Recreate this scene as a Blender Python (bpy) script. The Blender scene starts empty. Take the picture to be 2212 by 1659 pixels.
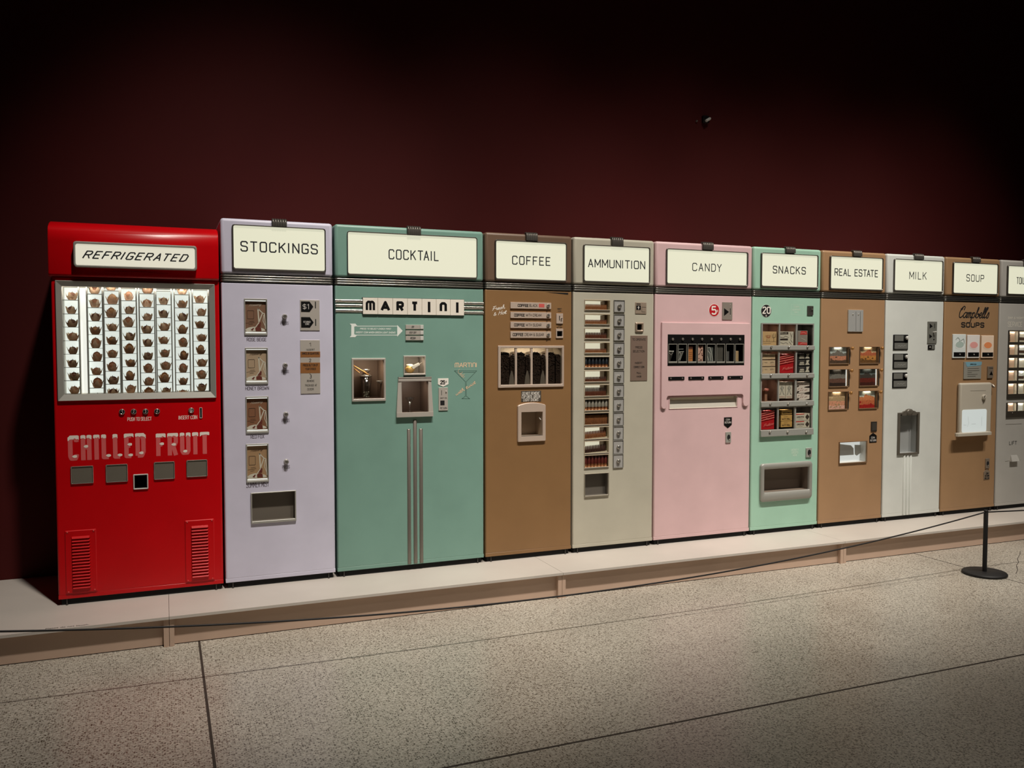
import bpy, bmesh, math, random
from mathutils import Vector, Matrix
random.seed(7)
scene = bpy.context.scene
COL = scene.collection
R = math.radians

# ------------------------------------------------------------------ camera
FPX, PITCH, YAW, CAM_D, CAM_H = 1844.443, 0.0448693, 0.3884061, 4.48679, 1.36882
ZB = 0.172      # underside of the machines
ZP = 0.142      # top of the plinth
cyw, syw, cpt, spt = math.cos(YAW), math.sin(YAW), math.cos(PITCH), math.sin(PITCH)
FWD = Vector((syw*cpt, cyw*cpt, -spt)); RIGHT = Vector((cyw, -syw, 0)); UP = RIGHT.cross(FWD)
cam_data = bpy.data.cameras.new('camera'); cam = bpy.data.objects.new('camera', cam_data); COL.objects.link(cam)
cam_data.sensor_fit = 'HORIZONTAL'; cam_data.sensor_width = 36.0; cam_data.lens = 36.0*FPX/2212
cam_data.clip_start = 0.05; cam_data.clip_end = 60
mw = Matrix.Identity(4)
for i in range(3):
    mw[i][0], mw[i][1], mw[i][2] = RIGHT[i], UP[i], -FWD[i]
mw.translation = Vector((0, -CAM_D, CAM_H))
cam.matrix_world = mw
scene.camera = cam

# ------------------------------------------------------------------ world, lights, exposure
world = bpy.data.worlds.new('world'); scene.world = world; world.use_nodes = True
world.node_tree.nodes['Background'].inputs[0].default_value = (1.0, 0.86, 0.74, 1)
world.node_tree.nodes['Background'].inputs[1].default_value = 0.012
scene.view_settings.view_transform = 'Standard'; scene.view_settings.look = 'None'
scene.view_settings.gamma = 1.0; scene.view_settings.exposure = 0.0
scene.view_settings.use_curve_mapping = False

def spot(x, y, z, tx, ty, tz, power, angle, blend, radius=0.05, color=(1, 0.93, 0.84)):
    d = bpy.data.lights.new('track_or_fill_spot', 'SPOT'); d.energy = power; d.spot_size = R(angle); d.spot_blend = blend
    d.shadow_soft_size = radius; d.color = color
    o = bpy.data.objects.new('track_or_fill_spot', d); COL.objects.link(o); o.location = (x, y, z)
    o.rotation_euler = (Vector((tx, ty, tz)) - Vector((x, y, z))).to_track_quat('-Z', 'Y').to_euler()
for lx, tx, lp in ((0.90, 0.50, 1420), (2.20, 2.00, 1050), (3.50, 3.30, 1050), (4.80, 4.40, 1010), (6.10, 5.40, 840)):
    spot(lx, -3.25, 7.25, tx, -0.16, 0.88, lp, 38, 1.0, 0.16)
spot(1.6, -5.4, 6.4, 2.2, -2.4, 0.0, 30, 60, 1.0, 0.15, (1, 0.93, 0.85))  # weak fill spot added to brighten the near floor
spot(4.8, -5.2, 6.4, 3.6, -2.7, 0.0, 260, 60, 1.0, 0.15, (1, 0.93, 0.85))  # stronger fill added to brighten the near floor towards the right

# ------------------------------------------------------------------ pixel <-> place
def at(px, py, Y=0.0):
    """the point of the plane y = Y that the photograph shows at this pixel -> (x, z)"""
    v = RIGHT*((px-1106)/FPX) - UP*((py-829.5)/FPX) + FWD
    t = (CAM_D + Y)/v.y
    return t*v.x, CAM_H + t*v.z
def on_level(px, py, z):
    v = RIGHT*((px-1106)/FPX) - UP*((py-829.5)/FPX) + FWD
    t = (z - CAM_H)/v.z
    return t*v.x, -CAM_D + t*v.y
class Crop:
    def __init__(s, x, y, k): s.x, s.y, s.k = x, y, k
    def p(s, x, y, Y=0.0): return at(s.x + x/s.k, s.y + y/s.k, Y)
    def r(s, xl, yt, xr, yb, Y=0.0):
        a = s.p(xl, yt, Y); b = s.p(xr, yb, Y)
        return (a[0], b[0], b[1], a[1])      # x0, x1, z0, z1
CA, CB = Crop(90, 450, 3.858), Crop(90, 860, 3.607)
CC, CD = Crop(470, 450, 4.048), Crop(470, 850, 3.859)
CE, CF, CG = Crop(715, 470, 6.379), Crop(715, 690, 6.379), Crop(715, 900, 4.741)
CH, CI = Crop(1035, 490, 4.484), Crop(1035, 820, 4.255)
CJ, CK = Crop(1225, 500, 4.61), Crop(1225, 840, 4.61)
CL, CM = Crop(1405, 510, 4.739), Crop(1405, 840, 4.878)
CN, CO = Crop(1610, 520, 5.922), Crop(1610, 790, 4.483)
CP, CQ = Crop(1765, 530, 5.026), Crop(1765, 840, 5.355)
CR, CS = Crop(1900, 540, 5.533), Crop(1900, 840, 5.533)
CT, CU = Crop(2020, 545, 5.625), Crop(2020, 810, 5.354)
CV = Crop(750, 760, 9.217); CW = Crop(1630, 690, 6.38); CX = Crop(1430, 700, 8.73)

def inset(r, d, e=None):
    e = d if e is None else e
    return (r[0]+d, r[1]-d, r[2]+e, r[3]-e)
def lerp_rect(a, b, t): return tuple(p+(q-p)*t for p, q in zip(a, b))

# ------------------------------------------------------------------ materials
def lin(c):
    return tuple(((x/255)/12.92 if x/255 <= 0.04045 else ((x/255+0.055)/1.055)**2.4) for x in c)
MATS = {}
def mat(name, rgb=(128, 128, 128), rough=0.5, metal=0.0, emit=None, strength=1.0, spec=0.5, mottle=0.0, mscale=6.0, bump=0.0, bscale=300, coat=0.0):
    if name in MATS: return MATS[name]
    m = bpy.data.materials.new(name); m.use_nodes = True; nt = m.node_tree; b = nt.nodes['Principled BSDF']
    c = lin(rgb) + (1,)
    b.inputs['Base Color'].default_value = c; b.inputs['Roughness'].default_value = rough
    b.inputs['Metallic'].default_value = metal; b.inputs['Specular IOR Level'].default_value = spec
    if coat: b.inputs['Coat Weight'].default_value = coat; b.inputs['Coat Roughness'].default_value = 0.15
    if emit:
        b.inputs['Emission Color'].default_value = lin(emit) + (1,); b.inputs['Emission Strength'].default_value = strength
    if mottle or bump:
        tc = nt.nodes.new('ShaderNodeTexCoord')
    if mottle:
        n = nt.nodes.new('ShaderNodeTexNoise'); n.inputs['Scale'].default_value = mscale; n.inputs['Detail'].default_value = 5
        nt.links.new(tc.outputs['Object'], n.inputs['Vector'])
        r = nt.nodes.new('ShaderNodeMapRange'); r.inputs['From Min'].default_value = 0.3; r.inputs['From Max'].default_value = 0.7
        r.inputs['To Min'].default_value = 1-mottle; r.inputs['To Max'].default_value = 1+mottle
        nt.links.new(n.outputs['Fac'], r.inputs['Value'])
        v = nt.nodes.new('ShaderNodeVectorMath'); v.operation = 'SCALE'; v.inputs[0].default_value = c[:3]
        nt.links.new(r.outputs['Result'], v.inputs['Scale']); nt.links.new(v.outputs['Vector'], b.inputs['Base Color'])
    if bump:
        n2 = nt.nodes.new('ShaderNodeTexNoise'); n2.inputs['Scale'].default_value = bscale; n2.inputs['Detail'].default_value = 2
        nt.links.new(tc.outputs['Object'], n2.inputs['Vector'])
        bp = nt.nodes.new('ShaderNodeBump'); bp.inputs['Strength'].default_value = bump; bp.inputs['Distance'].default_value = 0.001
        nt.links.new(n2.outputs['Fac'], bp.inputs['Height']); nt.links.new(bp.outputs['Normal'], b.inputs['Normal'])
    MATS[name] = m
    return m
def paint(name, rgb, rough=0.38): return mat(name, rgb, rough, spec=0.4, mottle=0.05, mscale=5, bump=0.08, bscale=260)
def brushed(name, rgb, rough, axis):
    m = mat(name, rgb, rough, metal=0.35); nt = m.node_tree; b = nt.nodes['Principled BSDF']
    tc = nt.nodes.new('ShaderNodeTexCoord'); mp = nt.nodes.new('ShaderNodeMapping')
    mp.inputs['Scale'].default_value = (3, 3, 300) if axis == 'x' else (300, 3, 3)
    n = nt.nodes.new('ShaderNodeTexNoise'); n.inputs['Scale'].default_value = 4
    r = nt.nodes.new('ShaderNodeMapRange'); r.inputs['To Min'].default_value = rough-0.08; r.inputs['To Max'].default_value = rough+0.12
    nt.links.new(tc.outputs['Object'], mp.inputs['Vector']); nt.links.new(mp.outputs['Vector'], n.inputs['Vector'])
    nt.links.new(n.outputs['Fac'], r.inputs['Value']); nt.links.new(r.outputs['Result'], b.inputs['Roughness'])
    return m
def glass_mat():
    m = bpy.data.materials.new('window_glass'); m.use_nodes = True; nt = m.node_tree
    for n in list(nt.nodes): nt.nodes.remove(n)
    o = nt.nodes.new('ShaderNodeOutputMaterial'); mx = nt.nodes.new('ShaderNodeMixShader')
    t = nt.nodes.new('ShaderNodeBsdfTransparent'); t.inputs[0].default_value = (0.94, 0.95, 0.94, 1)
    g = nt.nodes.new('ShaderNodeBsdfGlossy'); g.inputs['Roughness'].default_value = 0.03
    lw = nt.nodes.new('ShaderNodeLayerWeight'); lw.inputs['Blend'].default_value = 0.5
    pw = nt.nodes.new('ShaderNodeMath'); pw.operation = 'POWER'; pw.inputs[1].default_value = 5
    ml = nt.nodes.new('ShaderNodeMath'); ml.operation = 'MULTIPLY_ADD'; ml.inputs[1].default_value = 0.6; ml.inputs[2].default_value = 0.04
    nt.links.new(lw.outputs['Facing'], pw.inputs[0]); nt.links.new(pw.outputs[0], ml.inputs[0]); nt.links.new(ml.outputs[0], mx.inputs[0])
    nt.links.new(t.outputs[0], mx.inputs[1]); nt.links.new(g.outputs[0], mx.inputs[2])
    nt.links.new(mx.outputs[0], o.inputs[0])
    MATS['window_glass'] = m
    return m
def clear_mat(name, tint, refl):
    m = bpy.data.materials.new(name); m.use_nodes = True; nt = m.node_tree
    for n in list(nt.nodes): nt.nodes.remove(n)
    o = nt.nodes.new('ShaderNodeOutputMaterial'); mx = nt.nodes.new('ShaderNodeMixShader'); mx.inputs[0].default_value = refl
    t = nt.nodes.new('ShaderNodeBsdfTransparent'); t.inputs[0].default_value = tint + (1,)
    g = nt.nodes.new('ShaderNodeBsdfGlossy'); g.inputs['Roughness'].default_value = 0.08
    nt.links.new(t.outputs[0], mx.inputs[1]); nt.links.new(g.outputs[0], mx.inputs[2]); nt.links.new(mx.outputs[0], o.inputs[0])
    MATS[name] = m
    return m
GLASS = glass_mat(); TUMBLER = clear_mat('tumbler_glass', (0.86, 0.86, 0.84), 0.16)
SMOKY = clear_mat('smoky_plastic', (0.55, 0.52, 0.48), 0.08)
STEEL = brushed('brushed_steel', (206, 198, 188), 0.38, 'x'); CHROME = mat('chrome', (190, 185, 176), 0.2, metal=0.8)
DARKSTEEL = mat('dark_steel', (96, 92, 86), 0.38, metal=0.6); GREYMETAL = mat('grey_metal_trim', (132, 130, 124), 0.45, metal=0.3); BANDM = mat('band_chrome', (128, 126, 120), 0.24, metal=0.85)
ALU = mat('satin_aluminium', (176, 174, 166), 0.42, metal=0.35); BLACK = mat('black_enamel', (14, 13, 13), 0.4)
VOID = mat('dark_opening', (6, 6, 6), 0.8); INK = mat('black_ink', (28, 26, 26), 0.6); SIGNINK = mat('sign_ink', (30, 34, 40), 0.6)
WHITE = mat('white_print', (244, 238, 228), 0.55); CREAM = mat('cream_tile', (244, 236, 222), 0.4)
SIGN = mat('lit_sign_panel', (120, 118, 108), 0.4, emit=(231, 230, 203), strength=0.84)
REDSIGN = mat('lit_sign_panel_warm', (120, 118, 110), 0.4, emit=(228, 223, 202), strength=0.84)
LITBACK = mat('lit_white_back', (200, 205, 200), 0.6, emit=(232, 238, 233), strength=0.95)
LITCREAM = mat('lit_cream_back', (205, 200, 182), 0.6, emit=(238, 232, 208), strength=0.85)
TUBE = mat('lit_tube', (220, 220, 215), 0.4, emit=(240, 240, 234), strength=1.0)
PLASTICWHITE = mat('white_plastic', (205, 204, 198), 0.4)
DULLINSIDE = mat('dull_grey_inside', (112, 104, 95), 0.6); BROWNINSIDE = mat('brown_inside', (118, 96, 80), 0.6)
GOLD = mat('brass', (190, 140, 82), 0.35, metal=0.6)

# ------------------------------------------------------------------ mesh building
class MB:
    def __init__(s): s.v = []; s.f = []; s.sm = []; s.mi = []; s.m = 0
    def add(s, verts, faces, smooth=False):
        b = len(s.v); s.v += [tuple(p) for p in verts]
        for f in faces: s.f.append(tuple(b+i for i in f)); s.sm.append(smooth); s.mi.append(s.m)
        return s
    def loft(s, loops, cap0=False, cap1=True, smooth=False, closed=True):
        n = len(loops[0]); vs = [p for l in loops for p in l]; fs = []
        for k in range(len(loops)-1):
            for i in range(n if closed else n-1):
                j = (i+1) % n
                fs.append((k*n+i, k*n+j, (k+1)*n+j, (k+1)*n+i))
        s.add(vs, fs, smooth)
        if cap0: s.add(loops[0], [tuple(range(n))[::-1]])
        if cap1: s.add(loops[-1], [tuple(range(n))])
        return s
    def box(s, x0, x1, y0, y1, z0, z1):
        vs = [(x, y, z) for x in (x0, x1) for y in (y0, y1) for z in (z0, z1)]
        return s.add(vs, [(0, 1, 3, 2), (4, 6, 7, 5), (0, 4, 5, 1), (2, 3, 7, 6), (0, 2, 6, 4), (1, 5, 7, 3)])
    def rr(s, r, rad, y, n=4):
        x0, x1, z0, z1 = r; rad = max(1e-5, min(rad, (x1-x0)/2.01, (z1-z0)/2.01)); o = []
        for cx, cz, a0 in ((x1-rad, z1-rad, 0), (x0+rad, z1-rad, 90), (x0+rad, z0+rad, 180), (x1-rad, z0+rad, 270)):
            for k in range(n+1):
                a = R(a0 + 90*k/n); o.append((cx+rad*math.cos(a), y, cz+rad*math.sin(a)))
        return o
    def plate(s, r, y_front, y_back, rad=0.002, bev=0.0008):
        return s.loft([s.rr(r, rad, y_back), s.rr(r, rad, y_front+bev), s.rr(inset(r, bev), max(rad-bev, 1e-4), y_front)])
    def frame(s, ro, ri, y_front, y_back=0.0, y_in=0.004, rad=0.004, radi=0.002, bev=0.0015):
        return s.loft([s.rr(ro, rad, y_back), s.rr(ro, rad, y_front+bev), s.rr(inset(ro, bev), rad*.8, y_front),
                       s.rr(inset(ri, -bev), radi*1.2, y_front), s.rr(ri, radi, y_front+bev), s.rr(ri, radi, y_in)], cap1=False)
    def poly(s, pts, y_front, y_back):
        return s.loft([[(x, y_back, z) for x, z in pts], [(x, y_front, z) for x, z in pts]])
    def flat(s, pts, y): return s.add([(x, y, z) for x, z in pts], [tuple(range(len(pts)))])
    def circ(s, x, z, rx, y, n=20, rz=None):
        rz = rx if rz is None else rz
        return [(x+rx*math.cos(2*math.pi*i/n), y, z+rz*math.sin(2*math.pi*i/n)) for i in range(n)]
    def turned(s, x, z, prof, n=20, cap=True):
        """prof: (radius, y) from back to front, turned about an axis that points out of the front"""
        return s.loft([s.circ(x, z, r, y, n) for r, y in prof], cap1=cap, smooth=True)
    def lathe(s, prof, n=16, cx=0, cy=0, cz=0, cap0=False, cap1=False):
        return s.loft([[(cx+r*math.cos(2*math.pi*i/n), cy+r*math.sin(2*math.pi*i/n), cz+z) for i in range(n)] for r, z in prof], cap0, cap1, True)
    def tube(s, path, rad, n=8):
        path = [Vector(p) for p in path]; loops = []
        for i, p in enumerate(path):
            d = (path[min(i+1, len(path)-1)] - path[max(i-1, 0)]).normalized()
            a = d.cross(Vector((0, 0, 1)));  a = a.normalized() if a.length > 1e-4 else Vector((1, 0, 0)); b = a.cross(d)
            rr = rad[i] if isinstance(rad, (list, tuple)) else rad
            loops.append([tuple(p + a*rr*math.cos(2*math.pi*k/n) + b*rr*math.sin(2*math.pi*k/n)) for k in range(n)])
        return s.loft(loops, True, True, True)
    def open_box(s, r, y0, y1, skip_back=False):
        x0, x1, z0, z1 = r
        vs = [(x0, y0, z0), (x1, y0, z0), (x1, y0, z1), (x0, y0, z1), (x0, y1, z0), (x1, y1, z0), (x1, y1, z1), (x0, y1, z1)]
        fs = [(0, 1, 5, 4), (1, 2, 6, 5), (2, 3, 7, 6), (3, 0, 4, 7)] + ([] if skip_back else [(4, 5, 6, 7)])
        return s.add(vs, fs)
    def holed(s, r, y, holes):
        x0, x1, z0, z1 = r; e = 1e-5
        hs = [h for h in holes if h[1] > x0+e and h[0] < x1-e and h[3] > z0+e and h[2] < z1-e]
        zs = sorted({z0, z1} | {min(max(h[k], z0), z1) for h in hs for k in (2, 3)})
        for a, b in zip(zs, zs[1:]):
            if b-a < e: continue
            cut = sorted((max(h[0], x0), min(h[1], x1)) for h in hs if h[2] < b-e and h[3] > a+e)
            x = x0
            for c, d in cut:
                if c > x+e: s.add([(x, y, a), (c, y, a), (c, y, b), (x, y, b)], [(0, 1, 2, 3)])
                x = max(x, d)
            if x < x1-e: s.add([(x, y, a), (x1, y, a), (x1, y, b), (x, y, b)], [(0, 1, 2, 3)])
        return s
    def shell(s, x0, x1, y0, y1, z0, z1, rad, holes=(), segs=4):
        bm = bmesh.new(); bmesh.ops.create_cube(bm, size=1.0)
        for v in bm.verts:
            v.co = Vector(((x0+x1)/2 + v.co.x*(x1-x0), (y0+y1)/2 + v.co.y*(y1-y0), (z0+z1)/2 + v.co.z*(z1-z0)))
        bmesh.ops.bevel(bm, geom=bm.edges[:], offset=rad, segments=segs, profile=0.5, affect='EDGES')
        bm.normal_update(); bm.verts.index_update()
        front = max((f for f in bm.faces if f.normal.y < -0.999), key=lambda f: f.calc_area())
        vs = [tuple(v.co) for v in bm.verts]
        for smooth in (False, True):
            fs = [tuple(v.index for v in f.verts) for f in bm.faces if f is not front and (max(abs(c) for c in f.normal) < 0.9995) == smooth]
            if smooth: b = len(s.v) - len(vs); s.f += [tuple(b+i for i in f) for f in fs]; s.sm += [True]*len(fs); s.mi += [s.m]*len(fs)
            else: s.add(vs, fs, False)
        bm.free()
        return s.holed((x0+rad, x1-rad, z0+rad, z1-rad), y0, holes)
    def build(s, name, mats, parent=None, origin=None):
        off = Vector((0, 0, 0))
        if parent is not None:
            root = parent
            while root.parent: root = root.parent
            off = Vector(root.location)
        elif origin is not None: off = Vector(origin)
        else:
            xs, ys, zs = zip(*s.v); off = Vector(((min(xs)+max(xs))/2, (min(ys)+max(ys))/2, min(zs)))
        me = bpy.data.meshes.new(name)
        me.from_pydata([(x-off.x, y-off.y, z-off.z) for x, y, z in s.v], [], s.f)
        me.polygons.foreach_set('use_smooth', s.sm)
        mats = mats if isinstance(mats, (list, tuple)) else [mats]
        for m in mats: me.materials.append(m)
        if len(mats) > 1: me.polygons.foreach_set('material_index', s.mi)
        me.update()
        o = bpy.data.objects.new(name, me); COL.objects.link(o)
        if parent is not None: o.parent = parent
        else: o.location = off
        return o
def tag(o, label, cat, group=None, kind=None):
    o['label'] = label; o['category'] = cat
    if group: o['group'] = group
    if kind: o['kind'] = kind
    return o
def thing(name, loc, label, cat, group=None):
    o = bpy.data.objects.new(name, None); COL.objects.link(o); o.location = loc; o.empty_display_size = 0.05
    return tag(o, label, cat, group)
def structure(o, label=None, cat=None):
    o['kind'] = 'structure'
    if label: o['label'] = label
    if cat: o['category'] = cat
    return o
ORD = ['', 'first', 'second', 'third', 'fourth', 'fifth', 'sixth', 'seventh', 'eighth', 'ninth', 'tenth', 'eleventh', 'twelfth',
       'thirteenth', 'fourteenth', 'fifteenth', 'sixteenth', 'seventeenth', 'eighteenth', 'nineteenth', 'twentieth']

# ------------------------------------------------------------------ lettering (stroke alphabets drawn here)
G = {
 'A': (4, [[(0, 0), (2, 6), (4, 0)], [(.7, 2), (3.3, 2)]]), 'B': (4, [[(0, 0), (0, 6), (3, 6), (3.8, 5.2), (3.8, 3.9), (3, 3.2), (0, 3.2)], [(3, 3.2), (4, 2.4), (4, .8), (3.1, 0), (0, 0)]]),
 'C': (4, [[(4, 4.8), (4, 5.3), (3.3, 6), (.7, 6), (0, 5.3), (0, .7), (.7, 0), (3.3, 0), (4, .7), (4, 1.2)]]),
 'D': (4, [[(0, 0), (0, 6), (2.8, 6), (4, 4.8), (4, 1.2), (2.8, 0), (0, 0)]]), 'E': (3.6, [[(3.6, 6), (0, 6), (0, 0), (3.6, 0)], [(0, 3.1), (2.9, 3.1)]]),
 'F': (3.6, [[(3.6, 6), (0, 6), (0, 0)], [(0, 3.1), (2.9, 3.1)]]), 'G': (4, [[(4, 4.8), (4, 5.3), (3.3, 6), (.7, 6), (0, 5.3), (0, .7), (.7, 0), (3.3, 0), (4, .7), (4, 2.7), (2.2, 2.7)]]),
 'H': (4, [[(0, 0), (0, 6)], [(4, 0), (4, 6)], [(0, 3.1), (4, 3.1)]]), 'I': (0.01, [[(0, 0), (0, 6)]]), 'J': (3, [[(3, 6), (3, .8), (2.2, 0), (.8, 0), (0, .8)]]),
 'K': (4, [[(0, 0), (0, 6)], [(3.8, 6), (0, 2.4)], [(1.4, 3.6), (4, 0)]]), 'L': (3.4, [[(0, 6), (0, 0), (3.4, 0)]]),
 'M': (4.8, [[(0, 0), (0, 6), (2.4, 1.6), (4.8, 6), (4.8, 0)]]), 'N': (4, [[(0, 0), (0, 6), (4, 0), (4, 6)]]),
 'O': (4, [[(.7, 0), (0, .7), (0, 5.3), (.7, 6), (3.3, 6), (4, 5.3), (4, .7), (3.3, 0), (.7, 0)]]),
 'P': (4, [[(0, 0), (0, 6), (3.2, 6), (4, 5.2), (4, 3.6), (3.2, 2.8), (0, 2.8)]]), 'Q': (4, [[(.7, 0), (0, .7), (0, 5.3), (.7, 6), (3.3, 6), (4, 5.3), (4, .7), (3.3, 0), (.7, 0)], [(2.4, 1.4), (4.2, -.4)]]),
 'R': (4, [[(0, 0), (0, 6), (3.2, 6), (4, 5.2), (4, 3.7), (3.2, 2.9), (0, 2.9)], [(2, 2.9), (4, 0)]]),
 'S': (4, [[(4, 4.8), (4, 5.3), (3.3, 6), (.7, 6), (0, 5.3), (0, 3.9), (.7, 3.2), (3.3, 2.9), (4, 2.2), (4, .7), (3.3, 0), (.7, 0), (0, .7), (0, 1.2)]]),
 'T': (4, [[(0, 6), (4, 6)], [(2, 6), (2, 0)]]), 'U': (4, [[(0, 6), (0, .7), (.7, 0), (3.3, 0), (4, .7), (4, 6)]]), 'V': (4, [[(0, 6), (2, 0), (4, 6)]]),
 'W': (5.4, [[(0, 6), (1.2, 0), (2.7, 4.6), (4.2, 0), (5.4, 6)]]), 'X': (4, [[(0, 0), (4, 6)], [(0, 6), (4, 0)]]), 'Y': (4, [[(0, 6), (2, 3), (4, 6)], [(2, 3), (2, 0)]]),
 'Z': (4, [[(0, 6), (4, 6), (0, 0), (4, 0)]]), '0': (3.6, [[(.8, 0), (0, .9), (0, 5.1), (.8, 6), (2.8, 6), (3.6, 5.1), (3.6, .9), (2.8, 0), (.8, 0)]]),
 '1': (1.4, [[(0, 4.9), (1.2, 6), (1.2, 0)]]), '2': (3.6, [[(0, 4.6), (.2, 5.5), (.9, 6), (2.7, 6), (3.5, 5.3), (3.5, 4.1), (0, .2), (0, 0), (3.6, 0)]]),
 '3': (3.6, [[(0, 8.4), (.8, 6), (2.8, 6), (3.5, 5.2), (3.5, 4), (2.7, 3.2), (1.4, 3.2)], [(2.7, 3.2), (3.6, 2.4), (3.6, .8), (2.8, 0), (.8, 0), (0, .8)]]),
 '4': (3.8, [[(2.8, 0), (2.8, 6), (0, 1.8), (3.8, 1.8)]]), '5': (3.6, [[(3.4, 6), (.3, 6), (.1, 3.4), (2.7, 3.6), (3.6, 2.7), (3.6, .9), (2.7, 0), (.8, 0), (0, .8)]]),
 '$': (4, [[(4, 5), (3.3, 5.5), (.7, 5.5), (0, 4.8), (0, 3.7), (.7, 3.2), (3.3, 2.8), (4, 2.2), (4, 1.1), (3.3, .5), (.7, .5), (0, 1)], [(2, 6.4), (2, -.4)]]),
 'c': (2.4, [[(2.4, 3.6), (1.8, 4.2), (.6, 4.2), (0, 3.6), (0, 1.4), (.6, .8), (1.8, .8), (2.4, 1.4)], [(1.2, 5), (1.2, 0)]]),
 '&': (4.4, [[(4.4, 0), (1, 4.4), (1, 5.3), (1.7, 6), (2.6, 6), (3.1, 5.3), (3, 4.4), (.4, 2.4), (0, 1.6), (0, .7), (.8, 0), (2.4, 0), (4.2, 2.2)]]),
 '.': (0.01, [[(0, 0), (0, .5)]]), 'm': (4.8, [[(0, 0), (0, 5), (.9, 6), (1.8, 6), (2.4, 5.2), (2.4, 0)], [(2.4, 5.2), (3, 6), (3.9, 6), (4.8, 5), (4.8, 0)]]),
 'n': (3.6, [[(0, 0), (0, 5), (1, 6), (2.6, 6), (3.6, 5), (3.6, 0)]]), '-': (2, [[(0, 3), (2, 3)]]),
}
def strokes(mb, lines, w, y, ends=0.0):
    """flat printed strokes of width w just in front of the plane y (crossing strokes lie a hair apart)"""
    e = 3e-5
    for li, ln in enumerate(lines):
        for i, (a, b) in enumerate(zip(ln, ln[1:])):
            dx, dz = b[0]-a[0], b[1]-a[1]; L = math.hypot(dx, dz)
            if L < 1e-7: continue
            dx, dz = dx/L, dz/L; nx, nz = -dz*w/2, dx*w/2; yy = y - e*((i % 2) + 2*(li % 3))
            e0 = ends*w/2 if i == 0 else 0; e1 = ends*w/2 if i == len(ln)-2 else 0
            a2 = (a[0]-dx*e0, a[1]-dz*e0); b2 = (b[0]+dx*e1, b[1]+dz*e1)
            mb.flat([(a2[0]-nx, a2[1]-nz), (b2[0]-nx, b2[1]-nz), (b2[0]+nx, b2[1]+nz), (a2[0]+nx, a2[1]+nz)], yy)
        for k_, p in enumerate(ln[1:-1]):
            yy = y - e*(6 + k_ % 4)
            mb.flat([(p[0]+w/2*math.cos(math.pi*k/5), p[1]+w/2*math.sin(math.pi*k/5)) for k in range(10)], yy)
    return mb
def caps_lines(s, r, w, slant=0.0, gap=1.5, space=2.6):
    x = 0.0; out = []
    prev = ''
    for ch in s:
        if ch == ' ': x += space; prev = ''; continue
        a, ls = G[ch]; x -= {'AT': 1.0, 'TA': 1.0, 'LT': .6, 'AY': .8, 'PA': .6, 'FA': .6, 'DY': .4}.get(prev+ch, 0); prev = ch
        for l in ls: out.append([(x+px+slant*pz, pz) for px, pz in l])
        x += max(a, 0.6 if ch in 'I.' else a) + gap + (0.0)
    xs = [p[0] for l in out for p in l]; a, b = min(xs), max(xs)
    x0, x1, z0, z1 = r[0]+w/2, r[1]-w/2, r[2]+w/2, r[3]-w/2
    k = (x1-x0)/max(b-a, 1e-6); kz = (z1-z0)/6.0
    return [[(x0+(px-a)*k, z0+pz*kz) for px, pz in l] for l in out]
def caps(parent, name, s, r, m, y=-0.0003, w=None, slant=0.0, gap=1.5, space=2.6, ends=0.6):
    w = w or (r[3]-r[2])*0.12
    mb = MB(); strokes(mb, caps_lines(s, r, w, slant, gap, space), w, y, ends)
    return mb.build(name, m, parent)
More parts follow.
